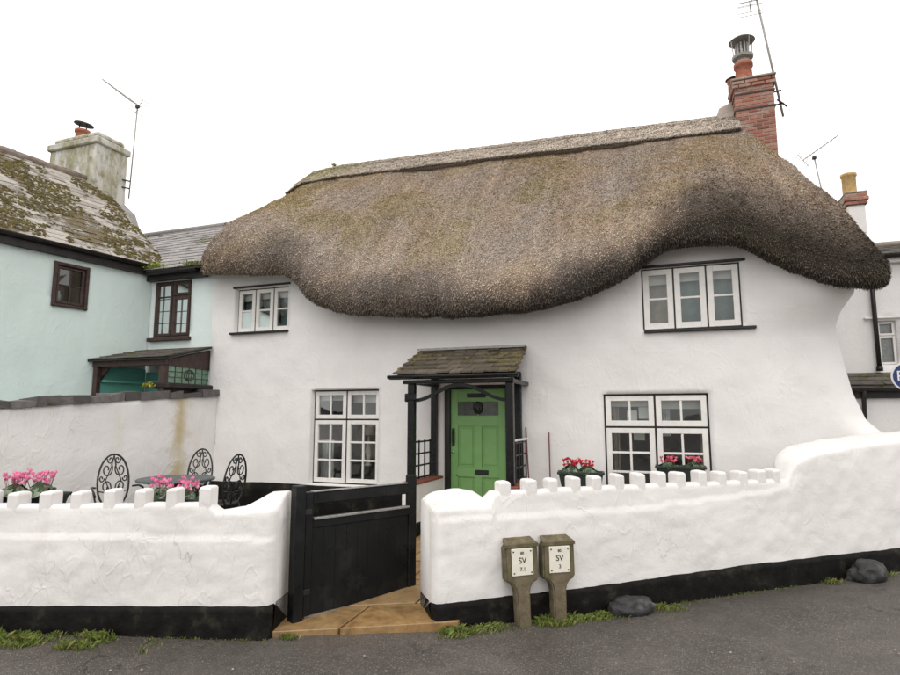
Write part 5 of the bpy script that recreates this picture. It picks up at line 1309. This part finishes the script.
for lb, a, b in (('thin cane leaning on the wall next to the porch', (-1.60, -.30, .30), (-1.715, -.02, 1.45)), ('thin cane leaning on the wall beside the red flower trough', (-1.36, -.30, .30), (-1.425, -.02, 1.39))):
    tag(MB().tube([a, b], .009, 6).build('cane', 'cane', None, True), lb, 'cane', 'canes leaning on the cottage wall')

# ================================================================== GRASS, WEEDS, LOOSE STONES
def grass(name, label, spots, mat='leaf', cat='grass'):
    vs, fs, cs = [], [], []
    for (x, y, z, hh, n, rad) in spots:
        for _ in range(n*3):
            px, py = x+rng.normal(0, rad), y+rng.normal(0, rad*.6); a = rng.uniform(0, 6.283); h = hh*rng.uniform(.3, 1.1); wd = rng.uniform(.001, .0026); ln = rng.uniform(.2, 1.1)*h
            d = np.array([math.cos(a), math.sin(a)]); s = np.array([-d[1], d[0]])*wd; o = len(vs); g = rng.uniform(.6, 1.35)
            cl = np.array([.13, .175, .035])*g if rng.random() < .75 else np.array([.20, .19, .06])*g
            vs += [(px-s[0], py-s[1], z), (px+s[0], py+s[1], z), (px+d[0]*ln*.35+s[0]*.8, py+d[1]*ln*.35+s[1]*.8, z+h*.7), (px+d[0]*ln-s[0]*.3, py+d[1]*ln-s[1]*.3, z+h*(.9-.4*ln))]
            fs.append((o, o+1, o+2, o+3)); cs += [cl*.8, cl*.8, cl, cl*1.15]
    o = bpy.data.objects.new(name, fast_mesh(name, vs, fs, mat, np.array(cs))); col.objects.link(o); tag(o, label, cat, None, 'stuff'); return o
sp = []
for s in frange(-.6, 1.30, .013):
    d = max(0, .50+1.5*fb(s, 3, 0, 4.5, 3)); q = LA+LD*s-LN*(.03+.27*random.random()); sp.append((q.x, q.y, 0, .025+.05*min(1, d)*random.random(), int(14*d), .028))
for s in frange(1.3, 2.05, .02):
    if random.random() < .45: q = LA+LD*s-LN*.03; sp.append((q.x, q.y, 0, .02, 4, .015))
sp.append((-2.66, -3.62, .0, .04, 60, .03))
grass('verge_grass', 'short ragged grass along the foot of the left garden wall', sp)
sp = []
for s in frange(.03, 2.1, .013):
    d = max(0, .25+.95*fb(s, 11, 0, 2.6, 3)+.5*math.exp(-((s-1.2)/.3)**2)+.3*math.exp(-((s-.2)/.15)**2)); q = RA+RD*s-RN*(.04+.17*random.random()); sp.append((q.x, q.y, road_z(q.x, q.y), .025+.045*min(1, d)*random.random(), int(13*d), .028))
for s in frange(2.1, 5, .03):
    d = .3+.9*fb(s, 5, 0, 3, 2); q = RA+RD*s-RN*(.03+.03*random.random()); sp.append((q.x, q.y, road_z(q.x, q.y), .022, max(0, int(7*d)), .02))
for s, k in ((3.72, 40), (4.35, 25), (1.40, 60), (1.88, 60)):
    q = RA+RD*s-RN*.10; sp.append((q.x, q.y, road_z(q.x, q.y), .05, k, .035))
grass('verge_grass', 'weeds and grass along the foot of the right garden wall', sp)
# gutter plants on the mint house valley, ledge plant
def tuft(label, pos, rx, ry, h, n, cl):
    vs, fs, cs = [], [], []
    for _ in range(n):
        px, py = rng.normal(0, rx), rng.normal(0, ry); a = rng.uniform(0, 6.283); hh = h*rng.uniform(.4, 1.1)*math.exp(-(px/rx)**2*.2); c = np.array([px, py, hh*rng.uniform(.3, 1)]); s = rng.uniform(.012, .026)
        u = rng.normal(size=3); u /= np.linalg.norm(u); v = np.cross(u, rng.normal(size=3)); v /= np.linalg.norm(v); o = len(vs)
        vs += [tuple(c-u*s), tuple(c+v*s*.5), tuple(c+u*s), tuple(c-v*s*.5)]; fs.append((o, o+1, o+2, o+3)); g = rng.uniform(.55, 1.4); cs += [np.array(cl)*g]*4
    root = empty('gutter_plant', pos); tag(root, label, 'plant')
    o = bpy.data.objects.new('foliage', fast_mesh('foliage', vs, fs, 'leaf', np.array(cs))); col.objects.link(o); o.parent = root
    m = MB()
    for k in range(6): a = k; m.tube([(rx*.5*math.cos(a), ry*.5*math.sin(a), -.03), (rx*.7*math.cos(a), ry*.7*math.sin(a), h*.6)], .003, 4)
    me = m.mesh('stems', 'leaf'); setcol(me, [(.10, .10, .03, 1)]*len(me.vertices)); o = bpy.data.objects.new('stems', me); col.objects.link(o); o.parent = root
tuft('bright green plant growing in the roof valley gutter of the mint house', (-7.88, -.14, 3.95), .17, .06, .15, 800, (.22, .28, .04))
tuft('mossy plant in the gutter beside the thatch', (-7.02, -.14, 3.95), .15, .05, .09, 420, (.14, .17, .03))
tuft('yellow green plant on the ledge of the mint porch', (-6.98, -.93, 2.0), .05, .03, .08, 120, (.34, .30, .03))
tuft('tiny green plant on the thatch ridge at its left end', (-6.25, 2.72, 6.655), .03, .03, .08, 60, (.05, .08, .02))
# pebbles and litter on the road
pm = MB()
for _ in range(130):
    x, y = random.uniform(-5, 2.2), random.uniform(-5.2, -2.6)
    if (Vector((x, y, 0))-RA).dot(RN) > -.05 or (Vector((x, y, 0))-LA).dot(LN) > -.05: continue
    r = random.choice((.004, .005, .006, .009)); b = len(pm.v)
    pm.lathe([(r*.4, 0), (r, r*.4), (r*.6, r*.9)], 6, (x, y, road_z(x, y)+.006))
tag(pm.build('road_grit', 'mortar'), 'pale grit scattered over the wet road', 'grit', None, 'stuff')

dv, df, dc = [], [], []
for A_, D_, N_, a_, b_, n_ in ((LA, LD, LN, -.8, 2.1, 900), (RA, RD, RN, 0., 5.2, 1500)):
    for _ in range(n_):
        q = A_+D_*random.uniform(a_, b_)-N_*(.02+abs(random.gauss(0, .09))); r = random.uniform(.002, .008); t = random.uniform(0, 6.28); o_ = len(dv); z_ = road_z(q.x, q.y)+.006
        dv += [(q.x+r*math.cos(t+k*1.571)*(1 if k % 2 else .5), q.y+r*math.sin(t+k*1.571)*(1 if k % 2 else .5), z_+random.uniform(0, .006)) for k in range(4)]
        df.append((o_, o_+1, o_+2, o_+3)); g = random.uniform(.5, 1.5); c_ = random.choice(((.09, .06, .035), (.16, .12, .07), (.05, .042, .03), (.07, .08, .03))); dc += [tuple(v*g for v in c_)]*4
o = bpy.data.objects.new('leaf_litter', fast_mesh('leaf_litter', dv, df, 'leaf', np.array(dc))); col.objects.link(o); tag(o, 'brown leaf litter along the foot of the garden walls', 'litter', None, 'stuff')
